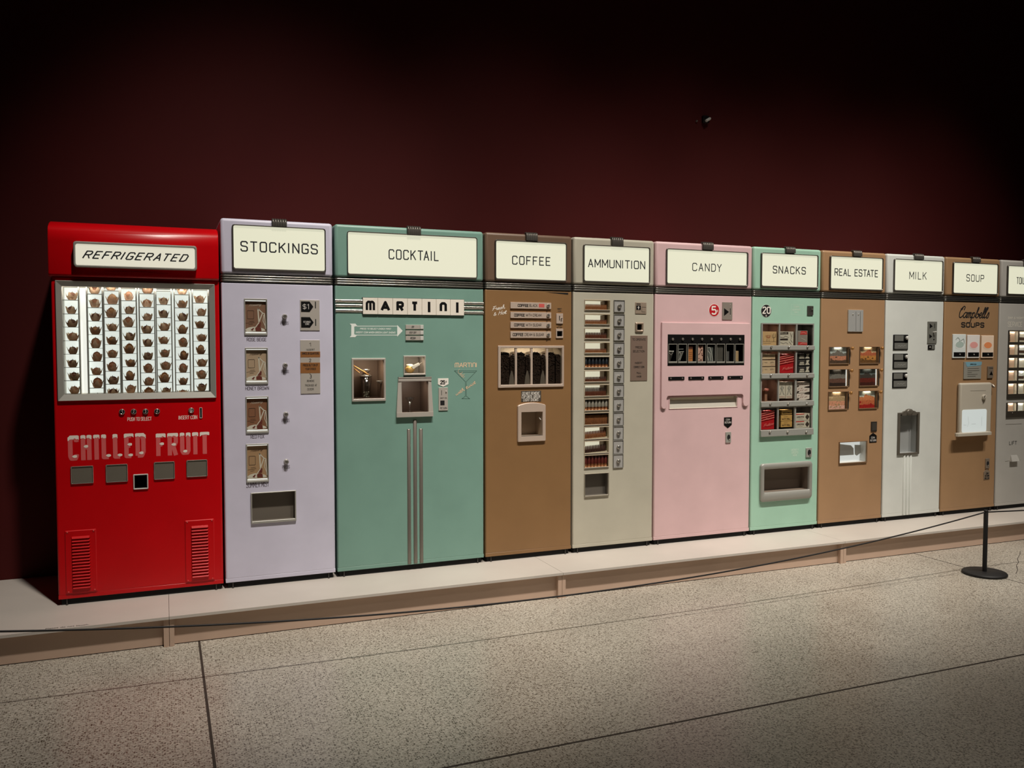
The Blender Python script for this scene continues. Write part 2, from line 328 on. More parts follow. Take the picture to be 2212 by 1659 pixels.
SC = {
 'a': (.95, [[(.72, .85), (.4, 1), (.05, .6), (.1, .1), (.38, 0), (.66, .45), (.78, .98), (.7, .3), (.8, 0), (1., .2)]]),
 'b': (.85, [[(0, .2), (.25, 1.2), (.36, 1.85), (.2, 2), (.12, 1.2), (.14, .2), (.4, 0), (.68, .35), (.6, .8), (.4, .7), (.7, .62), (.9, .75)]]),
 'e': (.66, [[(0, .35), (.42, .55), (.48, .92), (.25, 1), (.06, .5), (.2, .02), (.48, .05), (.68, .3)]]),
 'h': (.82, [[(0, .2), (.3, 1.3), (.36, 1.9), (.2, 2), (.12, 1.2), (.04, 0)], [(.07, .5), (.33, 1), (.5, .85), (.46, .2), (.6, 0), (.82, .2)]]),
 'i': (.42, [[(0, .3), (.15, 1), (.1, .2), (.22, 0), (.42, .2)], [(.2, 1.4), (.23, 1.5)]]), 'l': (.42, [[(0, .2), (.3, 1.2), (.36, 1.9), (.2, 2), (.1, 1.2), (.1, .2), (.24, 0), (.42, .2)]]),
 'm': (1., [[(0, .95), (.08, .8), (.05, 0)], [(.05, .6), (.25, 1), (.38, .85), (.36, 0)], [(.36, .6), (.56, 1), (.7, .85), (.68, .2), (.8, 0), (1., .2)]]),
 'o': (.8, [[(.35, 1), (.06, .6), (.1, .1), (.38, 0), (.62, .4), (.56, .88), (.35, 1), (.5, .8), (.82, .85)]]),
 'p': (.8, [[(-.05, .8), (.1, .95), (.04, 0), (-.03, -.95)], [(.05, .6), (.33, 1), (.6, .7), (.5, .1), (.25, 0), (.06, .2)]]),
 'r': (.62, [[(0, .6), (.12, 1.1), (.2, .9), (.42, .95), (.36, .3), (.48, 0), (.64, .2)]]), 's': (.6, [[(0, .2), (.3, 1.1), (.45, .6), (.38, .1), (.15, 0), (.05, .15)]]),
 't': (.46, [[(0, .3), (.2, 1.7), (.12, .2), (.24, 0), (.46, .2)], [(-.08, 1.15), (.42, 1.22)]]), 'w': (.95, [[(0, .95), (.05, .2), (.2, 0), (.4, .4), (.42, 1), (.42, .2), (.6, 0), (.8, .5), (.75, 1), (.95, .85)]]),
 'y': (.72, [[(0, 1), (.08, .4), (.3, .3), (.55, .95), (.52, .0), (.32, -.8), (.08, -.65), (.3, -.2), (.72, .2)]]), "'": (.18, [[(.1, 2.05), (.04, 1.6)]]),
 'F': (.85, [[(.1, 1.85), (.9, 2.0)], [(.45, 1.95), (.33, .9), (.12, 0)], [(.12, 1), (.7, 1.06)]]), 'H': (1.0, [[(.2, 2), (.12, 1), (0, 0)], [(.85, 2), (.78, 1), (.68, 0)], [(.08, 1), (.8, 1.06)]]),
 'C': (.95, [[(.82, 1.5), (.92, 1.95), (.7, 2.15), (.35, 1.9), (.04, 1.1), (.12, .25), (.45, -.02), (.92, .4)], [(.1, 1.7), (.3, 1.5), (.45, 1.9)]]),
 '&': (.9, [[(.75, 0), (.25, 1.1), (.3, 1.5), (.52, 1.35), (.15, .5), (.2, .05), (.5, .1), (.78, .6)]]),
}
def catmull(pts, n=5):
    if len(pts) < 3: return pts
    p = [pts[0]] + list(pts) + [pts[-1]]; out = []
    for i in range(1, len(p)-2):
        for k in range(n):
            t = k/n; a, b, c, d = p[i-1], p[i], p[i+1], p[i+2]
            out.append(tuple(.5*((2*b[j]) + (-a[j]+c[j])*t + (2*a[j]-5*b[j]+4*c[j]-d[j])*t*t + (-a[j]+3*b[j]-3*c[j]+d[j])*t**3) for j in (0, 1)))
    return out + [pts[-1]]
def script(parent, name, s, p0, p1, h, m, w, y=-0.0003, slant=0.25):
    """handwriting whose baseline runs from p0 to p1 (x, z), x-height h"""
    x = 0.0; ls = []
    for ch in s:
        if ch == ' ': x += .5; continue
        a, l = SC[ch]
        for q in l: ls.append([(x+u+slant*v, v) for u, v in catmull(q)])
        x += a
    L = math.hypot(p1[0]-p0[0], p1[1]-p0[1]); ux, uz = (p1[0]-p0[0])/L, (p1[1]-p0[1])/L; k = L/x
    ls = [[(p0[0]+u*k*ux - v*h*uz, p0[1]+u*k*uz + v*h*ux) for u, v in q] for q in ls]
    mb = MB(); strokes(mb, ls, w, y, 0.8)
    return mb.build(name, m, parent)

# ------------------------------------------------------------------ small shared pieces
def plate(parent, name, r, m, front=-0.003, back=0.002, rad=0.002, bev=0.0008):
    return MB().plate(r, front, back, rad, bev).build(name, m, parent)
def knob(parent, name, x, z, r, m, length=0.014, y=0.0):
    return MB().turned(x, z, [(r*.8, y+.001), (r*.8, y-length*.3), (r, y-length*.4), (r, y-length*.8), (r*.8, y-length)]).build(name, m, parent)
def pane(parent, r, y): return MB().box(r[0], r[1], y-0.0015, y, r[2], r[3]).build('window_pane', GLASS, parent)
def pent_down(r):
    x0, x1, z0, z1 = r; c = (x0+x1)/2; return [(x0, z1), (x0, z0+(z1-z0)*.3), (c, z0), (x1, z0+(z1-z0)*.3), (x1, z1)]
def pent_up(r):
    x0, x1, z0, z1 = r; c = (x0+x1)/2; return [(x0, z0), (x1, z0), (x1, z1-(z1-z0)*.3), (c, z1), (x0, z1-(z1-z0)*.3)]
def pent_right(r):
    x0, x1, z0, z1 = r; c = (z0+z1)/2; return [(x0, z0), (x1-(x1-x0)*.3, z0), (x1, c), (x1-(x1-x0)*.3, z1), (x0, z1)]
def rows(r, n, fill=0.7):
    h = (r[3]-r[2])/n; return [(r[0], r[1], r[3]-h*(i+1)+h*(1-fill)/2, r[3]-h*i-h*(1-fill)/2) for i in range(n)]

ZBAND1 = CC.p(500, 590)[1]; ZBAND0 = CC.p(500, 652)[1]; ZTOP = ZB + 1.83; DEPTH = 0.615
class Machine:
    def __init__(s, label, x0, x1, m, gap=0.005):
        s.x0, s.x1, s.m, s.hm = x0+gap, x1-gap, m, None
        s.root = thing('vending_machine', ((x0+x1)/2, DEPTH/2, ZP), label, 'vending machine', 'vending machines in the row'); s.holes = []
    def recess(s, r, depth, m, name='compartment', back=None, parent=None):
        s.holes.append(r)
        o = MB().open_box(r, 0.0, depth, back is not None).build(name, m, parent or s.root)
        if back is not None:
            MB().add([(r[0], depth, r[2]), (r[1], depth, r[2]), (r[1], depth, r[3]), (r[0], depth, r[3])], [(0, 1, 2, 3)]).build('back_panel', back, o)
        return o
    def window(s, ro, ri, depth, fm, im, name='window_frame', front=-0.007, back=None, glass=True, rad=0.003, radi=0.002, bev=0.0015):
        f = MB().frame(ro, ri, front, 0.0, 0.004, rad, radi, bev).build(name, fm, s.root)
        s.recess(inset(ri, -0.001), depth, im, back=back, parent=f)
        if glass: pane(f, inset(ri, -0.0005), 0.003)
        return f
    def lamp(s, x, z, w, power, y=0.02, depth=0.02, colour=(1, .86, .7)):
        d = bpy.data.lights.new('window_fill_lamp', 'AREA'); d.shape = 'RECTANGLE'; d.size = w; d.size_y = depth; d.energy = power; d.color = colour  # unseen area lamps added inside the cases to brighten the goods
        o = bpy.data.objects.new('window_fill_lamp', d); COL.objects.link(o); o.location = (x, y, z)
        o.rotation_euler = Vector((0, .45, -1)).to_track_quat('-Z', 'Y').to_euler()
    def header(s, frame, panel, text, trect, clip=None, w=0.006):
        h = MB().shell(s.x0, s.x1, -0.004, DEPTH, ZBAND1+0.001, ZTOP, 0.016).build('header', s.hm or s.m, s.root)
        f = MB().frame(frame, panel, -0.016, -0.003, -0.006, 0.012, 0.009, 0.003).build('sign_frame', DARKSTEEL, s.root)
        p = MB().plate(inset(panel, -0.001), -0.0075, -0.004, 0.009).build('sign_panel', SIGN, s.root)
        caps(p, 'sign_lettering', text, trect, SIGNINK, -0.0079, w, gap=2.3 if len(text) < 10 else 1.9, space=3.6)
        if clip:
            x0, x1, z0, _ = clip; n = 6
            path = [(-0.017, z0), (-0.017, ZTOP-0.012), (-0.012, ZTOP+0.001), (-0.004, ZTOP+0.005), (0.010, ZTOP+0.006)]
            nor = [(-1, 0), (-1, 0.1), (-.8, .6), (-.2, 1), (0, 1)]; mb = MB(); loops = []
            for (py, pz), (ny, nz) in zip(path, nor):
                lp = []
                for k in range(n*6+1):
                    d = 0.005*abs(math.sin(math.pi*k/6))**0.7; lp.append((x0+(x1-x0)*k/(n*6), py+ny*d, pz+nz*d))
                loops.append(lp)
            mb.loft(loops, False, False, True, closed=False)
            mb.box(x0, x1, -0.016, 0.010, z0+.001, ZTOP+.0055)
            mb.build('badge_clip', DARKSTEEL, s.root)
    def band(s):
        """three chrome beads that run round the front"""
        mb = MB(); n = 3; hh = (ZBAND1-ZBAND0)/n; r = 0.016
        sec = []
        for i in range(n):
            for k in range(7):
                a = math.pi*(k/6-0.5); sec.append((math.cos(a)*0.007, ZBAND0 + hh*(i+.5) + math.sin(a)*hh*.46))
        def path(off):
            x0, x1, y0 = s.x0-off*.4, s.x1+off*.4, -off; q = [(x0, DEPTH-.02)]
            for k in range(5): a = math.pi + math.pi/2*k/4; q.append((x0+r+r*math.cos(a), y0+r+r*math.sin(a)))
            for k in range(5): a = 1.5*math.pi + math.pi/2*k/4; q.append((x1-r+r*math.cos(a), y0+r+r*math.sin(a)))
            return q + [(x1, DEPTH-.02)]
        loops = [[(x, y, z) for x, y in path(o-0.001)] for o, z in sec]
        mb.loft(loops, False, False, True, closed=False)
        mb.box(s.x0+.004, s.x1-.004, 0.006, DEPTH-.02, ZBAND0, ZBAND1)
        return mb.build('trim_band', BANDM, s.root)
    def finish(s, top=None):
        top = top or ZBAND0-0.001; zk = ZB+0.0205
        MB().shell(s.x0, s.x1, 0.0, DEPTH, zk-0.0055, top, 0.0085, s.holes).build('cabinet', s.m, s.root)
        MB().shell(s.x0+.0002, s.x1-.0002, 0.0, DEPTH, ZB, zk, 0.0018, (), 2).build('kick_panel', s.m, s.root)
        MB().box(s.x0+.006, s.x1-.006, 0.0012, .02, zk-0.003, zk+.0024).build('kick_groove', VOID, s.root)
        MB().box(s.x0+.012, s.x1-.012, 0.012, DEPTH-.02, ZP+.001, ZB+.004).build('base', VOID, s.root)  # black colour holds the shadow under the machine as well as the base
        for fx in (s.x0+.035, s.x1-.035):
            for fy in (0.006, DEPTH-.05):
                MB().lathe([(0.0055, 0), (0.0055, .004), (0.003, .006), (0.003, .032)], 10, fx, fy, ZP, True, True).build('levelling_foot', mat('foot_steel', (70, 66, 62), .5, metal=.5), s.root)
    def press(s, x, z, r, m=CHROME, name='push_button'): return knob(s.root, name, x, z, r, m, 0.016)

# ================================================================== THE ROOM
def terrazzo():
    m = bpy.data.materials.new('terrazzo'); m.use_nodes = True; nt = m.node_tree; b = nt.nodes['Principled BSDF']; L = nt.links.new
    tc = nt.nodes.new('ShaderNodeTexCoord')
    def chips(scale, share, lo, hi):
        v = nt.nodes.new('ShaderNodeTexVoronoi'); v.inputs['Scale'].default_value = scale; L(tc.outputs['Object'], v.inputs['Vector'])
        sp = nt.nodes.new('ShaderNodeSeparateColor'); L(v.outputs['Color'], sp.inputs[0])
        a = nt.nodes.new('ShaderNodeMapRange'); a.inputs['From Min'].default_value = lo; a.inputs['From Max'].default_value = hi; a.inputs['To Min'].default_value = 1; a.inputs['To Max'].default_value = 0; L(v.outputs['Distance'], a.inputs['Value'])
        c = nt.nodes.new('ShaderNodeMapRange'); c.inputs['From Min'].default_value = share-.12; c.inputs['From Max'].default_value = share+.12; c.inputs['To Min'].default_value = 1; c.inputs['To Max'].default_value = 0; L(sp.outputs[0], c.inputs['Value'])
        m_ = nt.nodes.new('ShaderNodeMath'); m_.operation = 'MULTIPLY'; L(a.outputs[0], m_.inputs[0]); L(c.outputs[0], m_.inputs[1]); return m_
    n = nt.nodes.new('ShaderNodeTexNoise'); n.inputs['Scale'].default_value = 90; n.inputs['Detail'].default_value = 4; L(tc.outputs['Object'], n.inputs['Vector'])
    r = nt.nodes.new('ShaderNodeValToRGB'); e = r.color_ramp.elements
    e[0].position = .35; e[0].color = lin((160, 153, 140)) + (1,); e[1].position = .6; e[1].color = lin((196, 189, 176)) + (1,)
    L(n.outputs['Fac'], r.inputs['Fac']); col = r.outputs[0]
    for sc_, sh, lo, hi, dark in ((126, .42, .33, .52, (82, 72, 60)), (210, .40, .30, .5, (116, 106, 92))):
        ch = chips(sc_, sh, lo, hi); mx = nt.nodes.new('ShaderNodeMix'); mx.data_type = 'RGBA'; L(ch.outputs[0], mx.inputs[0]); L(col, mx.inputs[6]); mx.inputs[7].default_value = lin(dark) + (1,); col = mx.outputs[2]
    big = nt.nodes.new('ShaderNodeTexNoise'); big.inputs['Scale'].default_value = 1.6; big.inputs['Detail'].default_value = 4; L(tc.outputs['Object'], big.inputs['Vector'])
    mr = nt.nodes.new('ShaderNodeMapRange'); mr.inputs['To Min'].default_value = .86; mr.inputs['To Max'].default_value = 1.1; mr.inputs['From Min'].default_value = .3; mr.inputs['From Max'].default_value = .7; L(big.outputs['Fac'], mr.inputs['Value'])
    sc = nt.nodes.new('ShaderNodeVectorMath'); sc.operation = 'SCALE'; L(col, sc.inputs[0]); L(mr.outputs[0], sc.inputs['Scale']); L(sc.outputs[0], b.inputs['Base Color'])
    rr = nt.nodes.new('ShaderNodeMapRange'); rr.inputs['To Min'].default_value = .22; rr.inputs['To Max'].default_value = .42; L(big.outputs['Fac'], rr.inputs['Value']); L(rr.outputs[0], b.inputs['Roughness'])
    b.inputs['Specular IOR Level'].default_value = .5
    return m
YW = 0.62
WALLRED = mat('dark_red_wall', (72, 17, 16), 0.75, spec=0.2, mottle=0.06, mscale=2)
DARKROOM = mat('dark_gallery_paint', (34, 27, 26), 0.85)
structure(MB().box(-7, 13, -9, YW+.2, -0.1, 0.0).build('floor', terrazzo(), None, (0, 0, 0)), 'speckled grey terrazzo floor in front of the plinth', 'floor')
structure(MB().box(-7, 13, YW, YW+.2, 0, 8.4).build('wall_back', WALLRED), 'dark red gallery wall behind the machines', 'wall')
structure(MB().box(-7.2, -7, -9, YW+.2, 0, 8.4).build('wall_left', DARKROOM), 'dark side wall at the left', 'wall')
structure(MB().box(13, 13.2, -9, YW+.2, 0, 8.4).build('wall_right', DARKROOM), 'dark side wall at the right', 'wall')
structure(MB().box(-7, 13, -9.2, -9, 0, 8.4).build('wall_front', DARKROOM), 'dark wall behind the visitor', 'wall')
structure(MB().box(-7, 13, -9, YW+.2, 8.4, 8.5).build('ceiling', DARKROOM), 'dark gallery ceiling high above the machines', 'ceiling')
JOINT = mat('floor_joint', (58, 48, 40), 0.7)
structure(MB().box(.130, .140, -9, -.31, 0.0, .0006).build('trim_1', JOINT), 'dark joint across the terrazzo under the red machine', 'floor joint')
structure(MB().box(4.562, 4.568, -9, -.31, 0.0, .0006).build('trim_2', JOINT), 'dark joint across the terrazzo beside the barrier post', 'floor joint')
structure(MB().box(.14, 13, -1.899, -1.889, 0.0, .0006).build('trim_3', JOINT), 'dark joint along the terrazzo parallel to the plinth', 'floor joint')
a, b = on_level(1400, 1341, 0), on_level(2085, 1237, 0)
structure(MB().add([(a[0], a[1]-.0012, .0006), (b[0], b[1]-.0012, .0006), (b[0], b[1]+.0012, .0006), (a[0], a[1]+.0012, .0006)], [(0, 1, 2, 3)]).build('trim_4', JOINT), 'hairline joint along the terrazzo close to the plinth', 'floor joint')
crack = [on_level(2060+x/9.217, 1080+y/9.217, 0) for x, y in ((1325, 1020), (1320, 1080), (1270, 1170), (1290, 1240), (1250, 1310), (1275, 1390), (1240, 1470))]
mb = MB()
for (ax, ay), (bx, by) in zip(crack, crack[1:]):
    mb.add([(ax-.003, ay, .0006), (ax+.003, ay, .0006), (bx+.003, by, .0006), (bx-.003, by, .0006)], [(0, 1, 2, 3)])
structure(mb.build('trim_5', JOINT), 'thin crack in the terrazzo right of the barrier post', 'crack')

# ---- plinth
PLINTH = mat('cream_painted_board', (196, 188, 179), 0.5, spec=0.35, mottle=0.05, mscale=3); SKIRT = mat('cream_skirt_board', (196, 168, 148), 0.55, mottle=0.04, mscale=4)
plinth = thing('display_plinth', (3, .1, 0), 'long low cream plinth that carries the row of vending machines', 'plinth')
seams = [-3.95, -1.965, .008, 1.985, 3.945, 5.92, 7.9]
YF = -0.366
for i, (a, b) in enumerate(zip(seams, seams[1:])):
    MB().box(a+.0008, b-.0008, YF, YW-.004, ZP-.013, ZP).build('top_board', PLINTH, plinth)
    MB().box(a, b, -.330, -.312, .004, ZP-.014).build('skirt', SKIRT, plinth)
for a in seams[:-1]:
    MB().box(a-.024, a-.001, -.354, -.331, .0, ZP-.013).box(a+.001, a+.021, -.354, -.331, .0, ZP-.013).build('leg_panel', SKIRT, plinth)
cu = bpy.data.curves.new('notice_lettering', 'FONT'); cu.body = 'Please do not touch.'; cu.size = 1
to = bpy.data.objects.new('notice_lettering', cu); COL.objects.link(to); bpy.context.view_layer.update()
me = bpy.data.meshes.new_from_object(to.evaluated_get(bpy.context.evaluated_depsgraph_get())); bpy.data.objects.remove(to)
me.name = 'notice_lettering'; w = max(v.co.x for v in me.vertices)
p0, p1 = on_level(97, 1360, ZP), on_level(192, 1350, ZP); k = math.dist(p0, p1)/w; an = math.atan2(p1[1]-p0[1], p1[0]-p0[0])
for v in me.vertices:
    x, y = v.co.x*k, v.co.y*k*1.1; v.co = (p0[0]+x*math.cos(an)-y*math.sin(an)-3, p0[1]+x*math.sin(an)+y*math.cos(an)-.1, ZP+.0006)
me.materials.clear(); me.materials.append(INK)
o = bpy.data.objects.new('notice_lettering', me); COL.objects.link(o); o.parent = plinth

# ---- barrier posts and cords
POSTM = mat('matt_black_metal', (24, 22, 22), 0.55, spec=0.4)
bx, by = 4.541, -.872
def post(x, label):
    t = thing('barrier_post', (x, by, 0), label, 'barrier post', 'low barrier posts')
    MB().lathe([(.119, 0), (.123, .003), (.123, .011), (.118, .016), (.02, .018)], 40, x, by, 0, True, True).build('base', POSTM, t)
    MB().lathe([(.0125, .017), (.0125, .372), (.0115, .374)], 20, x, by, 0, False, True).build('post', POSTM, t)
    MB().lathe([(.0105, .374), (.0105, .377), (.0128, .378), (.0128, .385), (.011, .387)], 20, x, by, 0, False, True).build('cap', POSTM, t)
    return t
post(bx, 'low black barrier post on a round base, in front of the soup machine')
post(-1.12, 'low black barrier post beyond the left end of the machines'); post(10.1, 'low black barrier post beyond the right end of the machines')
CORD = mat('black_cord', (22, 18, 18), 0.6)
def cord(xa, xb, sag, label):
    za = .374; xm, hw = (xa+xb)/2, (xb-xa)/2; pts = []
    for k in range(61):
        x = xa + (xb-xa)*k/60; pts.append((x, by, za - sag*(1-((x-xm)/hw)**2)))
    tag(MB().tube(pts, .0042, 8).build('barrier_rope', CORD), label, 'cord', 'barrier cords')
cord(-1.12+.013, bx-.0128, .192, 'black cord sagging low along the whole plinth, left of the barrier post')
cord(bx+.0128, 10.1-.013, .06, 'short visible length of black cord right of the barrier post')
# ---- small fitting on the wall
sx, sz = at(1527, 259, YW-.02)
t = thing('wall_sensor', (sx, YW, sz), 'small white sensor high on the dark red wall', 'sensor')
MB().plate((sx-.03, sx+.02, sz-.02, sz+.03), YW-.02, YW, .006).build('backplate', BLACK, t)
o = MB().lathe([(.009, 0), (.0105, .004), (.0105, .038), (.008, .044)], 16, 0, 0, 0, True, True)
o.v = [(sx-.016+z*.82+x*.5, YW-.032+y, sz-.012+z*.5-x*.8) for x, y, z in o.v]; o.build('lens_tube', PLASTICWHITE, t)
MB().turned(sx-.075, sz-.012, [(.006, YW), (.006, YW-.01), (.004, YW-.014)], 12).build('screw', GREYMETAL, t)

# ================================================================== 1  RED REFRIGERATED FRUIT MACHINE
XS = [-.477, .270, .834, 1.669, 2.217, 2.772, 3.496, 4.052, 4.617, 5.168, 5.722, 6.28]
RED = paint('red_enamel', (201, 4, 14), 0.3); REDBRIGHT = RED
m = Machine('red refrigerated chilled fruit vending machine at the left end of the row', XS[0], XS[1], RED, .004)
ztop = at(468, 493, .03)[1]; zh = at(290, 601)[1]
prof = [(-.014, zh), (-.016, zh+.012)] + [(-.016 + .10*(1-math.cos(a)), ztop-.10+.10*math.sin(a)) for a in [R(k*9) for k in range(11)]] + [(DEPTH, ztop), (DEPTH, zh)]
hx0, hx1 = m.x0-.008, m.x1-.001
mb = MB().loft([[(hx0+e, y+(0 if 0 < y < .5 else (d if y <= 0 else -d)), z-(d if z > ztop-.02 else 0)) for y, z in prof] for e, d in ((0, .006), (.006, 0))] +
               [[(hx1-e, y+(0 if 0 < y < .5 else (d if y <= 0 else -d)), z-(d if z > ztop-.02 else 0)) for y, z in prof] for e, d in ((.006, 0), (0, .006))], True, True, True)
hd = mb.build('header', RED, m.root)
hd.data.polygons.foreach_set('use_smooth', [len(p.vertices) == 4 and abs(p.normal.x) < .9 for p in hd.data.polygons])
sf = CA.r(270, 282, 1292, 525); sp = CA.r(288, 303, 1276, 508)
o = MB().frame(sf, sp, -.052, -.012, -.044, .012, .009, .003).build('sign_frame', ALU, m.root)
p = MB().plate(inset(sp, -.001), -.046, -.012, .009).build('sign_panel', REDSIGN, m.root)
caps(p, 'sign_lettering', 'REFRIGERATED', CA.r(343, 358, 1226, 456), SIGNINK, -.0464, .0060, slant=.5, gap=2.5)
MB().loft([[(sf[0]+.12 + (sf[1]-sf[0]-.24)*k/20, -.0195, zh+.022+.007*math.sin(math.pi*k/20)*s) for k in list(range(21))] for s in (-1, 1)], False, False, closed=False).build('embossed_line', RED, m.root)
wo = CA.r(112, 600, 1455, 1578); wi = CA.r(165, 648, 1408, 1528)
f = MB().loft([MB().rr(wo, .003, 0.0), MB().rr(wo, .003, -.010), MB().rr(inset(wo, .002), .002, -.012), MB().rr(wi, .001, -.002), MB().rr(wi, .001, .006)], cap1=False).build('display_frame', ALU, m.root)
m.recess(inset(wi, -.001), .13, mat('fridge_lining', (206, 198, 184), .5), 'display_case', LITBACK, f)
pane(f, inset(wi, -.0005), .004)
RACK = mat('rack_wire', (120, 116, 110), .4, metal=.5); RAIL = mat('rack_rail', (212, 208, 198), .5)
FD = .055
cols = [((180, 318), (765, 880, 990, 1103, 1215, 1325, 1435, 1545)), ((385, 515), (715, 828, 940, 1052, 1165, 1275, 1388, 1497, 1604)),
        ((522, 655), (688, 800, 912, 1022, 1135, 1245, 1357, 1465, 1570)), ((665, 795), (663, 770, 880, 990, 1100, 1210, 1320, 1432, 1540)),
        ((818, 945), (712, 825, 935, 1043, 1152, 1262, 1370, 1475, 1575)), ((958, 1085), (690, 803, 912, 1020, 1130, 1240, 1345, 1450, 1552)),
        ((1110, 1235), (720, 830, 938, 1045, 1155, 1262, 1368, 1470, 1570)), ((1260, 1392), (680, 790, 897, 1000, 1108, 1215, 1318, 1420, 1522))]
CUPM = [mat('ruffled_cup_%s' % n, c, .75, mottle=.25, mscale=60, spec=.2) for n, c in (('tan', (232, 206, 178)), ('brown', (216, 186, 156)), ('dark', (192, 160, 134)))]
FRUITM = [mat('fruit_skin_%s' % n, c, .45, mottle=.2, mscale=50) for n, c in (('russet', (206, 160, 128)), ('dark', (160, 116, 94)), ('golden', (220, 180, 140)))]
def translucent(m, w):
    nt = m.node_tree; b = nt.nodes['Principled BSDF']; o = nt.nodes['Material Output']; t = nt.nodes.new('ShaderNodeBsdfTranslucent'); mx = nt.nodes.new('ShaderNodeMixShader'); mx.inputs[0].default_value = w
    src = b.inputs['Base Color'].links[0].from_socket; nt.links.new(src, t.inputs[0]); nt.links.new(b.outputs[0], mx.inputs[1]); nt.links.new(t.outputs[0], mx.inputs[2]); nt.links.new(mx.outputs[0], o.inputs[0])
for q_ in CUPM + FRUITM: translucent(q_, .72)
def cup_mesh(seed):
    rnd = random.Random(seed); mb = MB(); n = 30; loops = []
    ph = rnd.random()*6; npet = 5
    for r, z, am in ((.004, .001, 0), (.015, 0, .0), (.0195, .006, .08), (.0225, .013, .12), (.024, .019, .2), (.026, .0245, .3)):
        lp = []
        for i in range(n):
            a = 2*math.pi*i/n; q = math.cos(npet*a+ph)
            rr = r*(1+am*.5*q+rnd.uniform(-.05, .05)); lp.append((rr*math.cos(a), rr*math.sin(a)*.9, z + (am*.04*max(q, -.5) if am else 0)+rnd.uniform(-.0008, .0008)))
        loops.append(lp)
    mb.loft(loops, True, False, True)
    return mb
def fruit_mesh(seed):
    rnd = random.Random(seed); mb = MB(); n = 14; loops = []; hgt = rnd.choice((.030, .034, .040)); w = rnd.uniform(.0155, .019)
    for k in range(9):
        a = math.pi*k/8 - math.pi/2
        loops.append([(w*math.cos(a)*math.cos(2*math.pi*i/n)*(1+.08*math.sin(3*i+seed)) , w*math.cos(a)*math.sin(2*math.pi*i/n), .006+hgt/2+hgt/2*math.sin(a)) for i in range(n)])
    mb.loft(loops, False, True, True)
    mb.lathe([(.0015, hgt+.004), (.001, hgt+.010)], 6, .002, 0, 0, False, True)
    return mb
CUPS = []
for sd in range(7):
    c = cup_mesh(sd).build('fruit_cup', CUPM[sd % 3], None, (0, 0, 0)); g = fruit_mesh(sd).build('fruit', FRUITM[sd % 3], None, (0, 0, 0))
    CUPS.append((c.data, g.data)); bpy.data.objects.remove(c); bpy.data.objects.remove(g)
for ci, ((xa, xb), ys) in enumerate(cols):
    xl = CA.p(xa, 1100, FD)[0]; xr = CA.p(xb, 1100, FD)[0]; zz = [CA.p((xa+xb)/2, y, FD)[1] for y in ys]
    zlo, zhi = wi[2]-.002, wi[3]+.002
    mb = MB()
    for x in (xl, xr): mb.box(x-.0022, x+.0022, FD-.022, FD+.03, zlo, zhi)
    rack = mb.build('rack_rails', RAIL, m.root)
    mb = MB()
    for z in zz:
        if zlo < z < zhi: mb.box(xl+.002, xr-.002, FD-.024, FD+.03, z-.0012, z+.0004)
    for x in (xl, xr): mb.box(x-.0028, x-.0012, FD-.0245, FD-.022, zlo, zhi).box(x+.0012, x+.0028, FD-.0245, FD-.022, zlo, zhi)
    mb.build('rack_shelves', RACK, rack)
    rn = random.Random(ci+3); cnt = 0
    for k, z in enumerate(zz):
        if (ci, k) in ((3, 0), (5, 0), (7, 0)): continue
        if z < zlo - .045: continue
        cnt += 1; cm, fm = CUPS[rn.randrange(7)]
        o = bpy.data.objects.new('fruit_cup', cm); COL.objects.link(o)
        o.location = (xl + (xr-xl)*(.52+rn.uniform(-.05, .05)) + (.004 if ci == 0 else 0), FD+rn.uniform(-.002, .004), z+.0006); o.rotation_euler = (0, 0, rn.random()*6.28)
        s_ = rn.uniform(.95, 1.08); o.scale = (s_, s_, s_)
        cn = ['leftmost', 'second', 'third', 'fourth', 'fifth', 'sixth', 'seventh', 'rightmost'][ci]
        tag(o, 'brown fruit cup, %s from top in the %s column of the red machine' % (ORD[cnt], cn), 'fruit', 'cups of fruit in the red machine')
        g = bpy.data.objects.new('fruit', fm); COL.objects.link(g); g.parent = o
m.lamp((wi[0]+wi[1])/2, wi[3]-.004, .66, .7, .022, .025, (1, .95, .86))
MB().box(CA.p(326, 1100, .09)[0], CA.p(378, 1100, .09)[0], .088, .1, wi[2]+.002, wi[3]-.002).build('lamp_tube_or_glint', TUBE, m.root)
# controls
BTN = mat('black_button', (22, 20, 20), .3); LT = mat('pale_lettering', (246, 214, 204), .6); SILVER = mat('silver_letter', (200, 196, 190), .4)
for i, xb in enumerate((626, 717, 809, 899)):
    x, z = CB.p(xb, 106 - i*1.2); r = .0132
    o = MB().turned(x, z, [(r, .001), (r, -.006), (r*.93, -.008), (r*.74, -.008), (r*.72, -.004)], 24, False).build('button_ring', CHROME, m.root)
    b_ = MB().turned(x, z, [(r*.72, -.002), (r*.7, -.008), (r*.5, -.0095)], 24).build('push_button', BTN, o)
    caps(b_, 'button_number', '1234'[i], (x-.0035, x+.0035, z-.006, z+.006), SILVER, -.0105, .0016)
caps(m.root, 'lettering', 'PUSH TO SELECT', CB.r(667, 150, 858, 174), LT, w=.0024, gap=1.6)
x, z = CB.p(1165, 95)
o = MB().turned(x, z, [(.0135, .001), (.0135, -.006), (.0115, -.0085), (.008, -.0085), (.0075, -.005)], 24, False).build('lock_ring', CHROME, m.root)
MB().turned(x, z, [(.0075, -.003), (.007, -.007)], 20).build('lock_cylinder', ALU, o)
caps(m.root, 'lettering', 'INSERT COIN', CB.r(1066, 137, 1213, 163), LT, w=.0024, gap=1.5)
r = CB.r(1229, 73, 1252, 156)
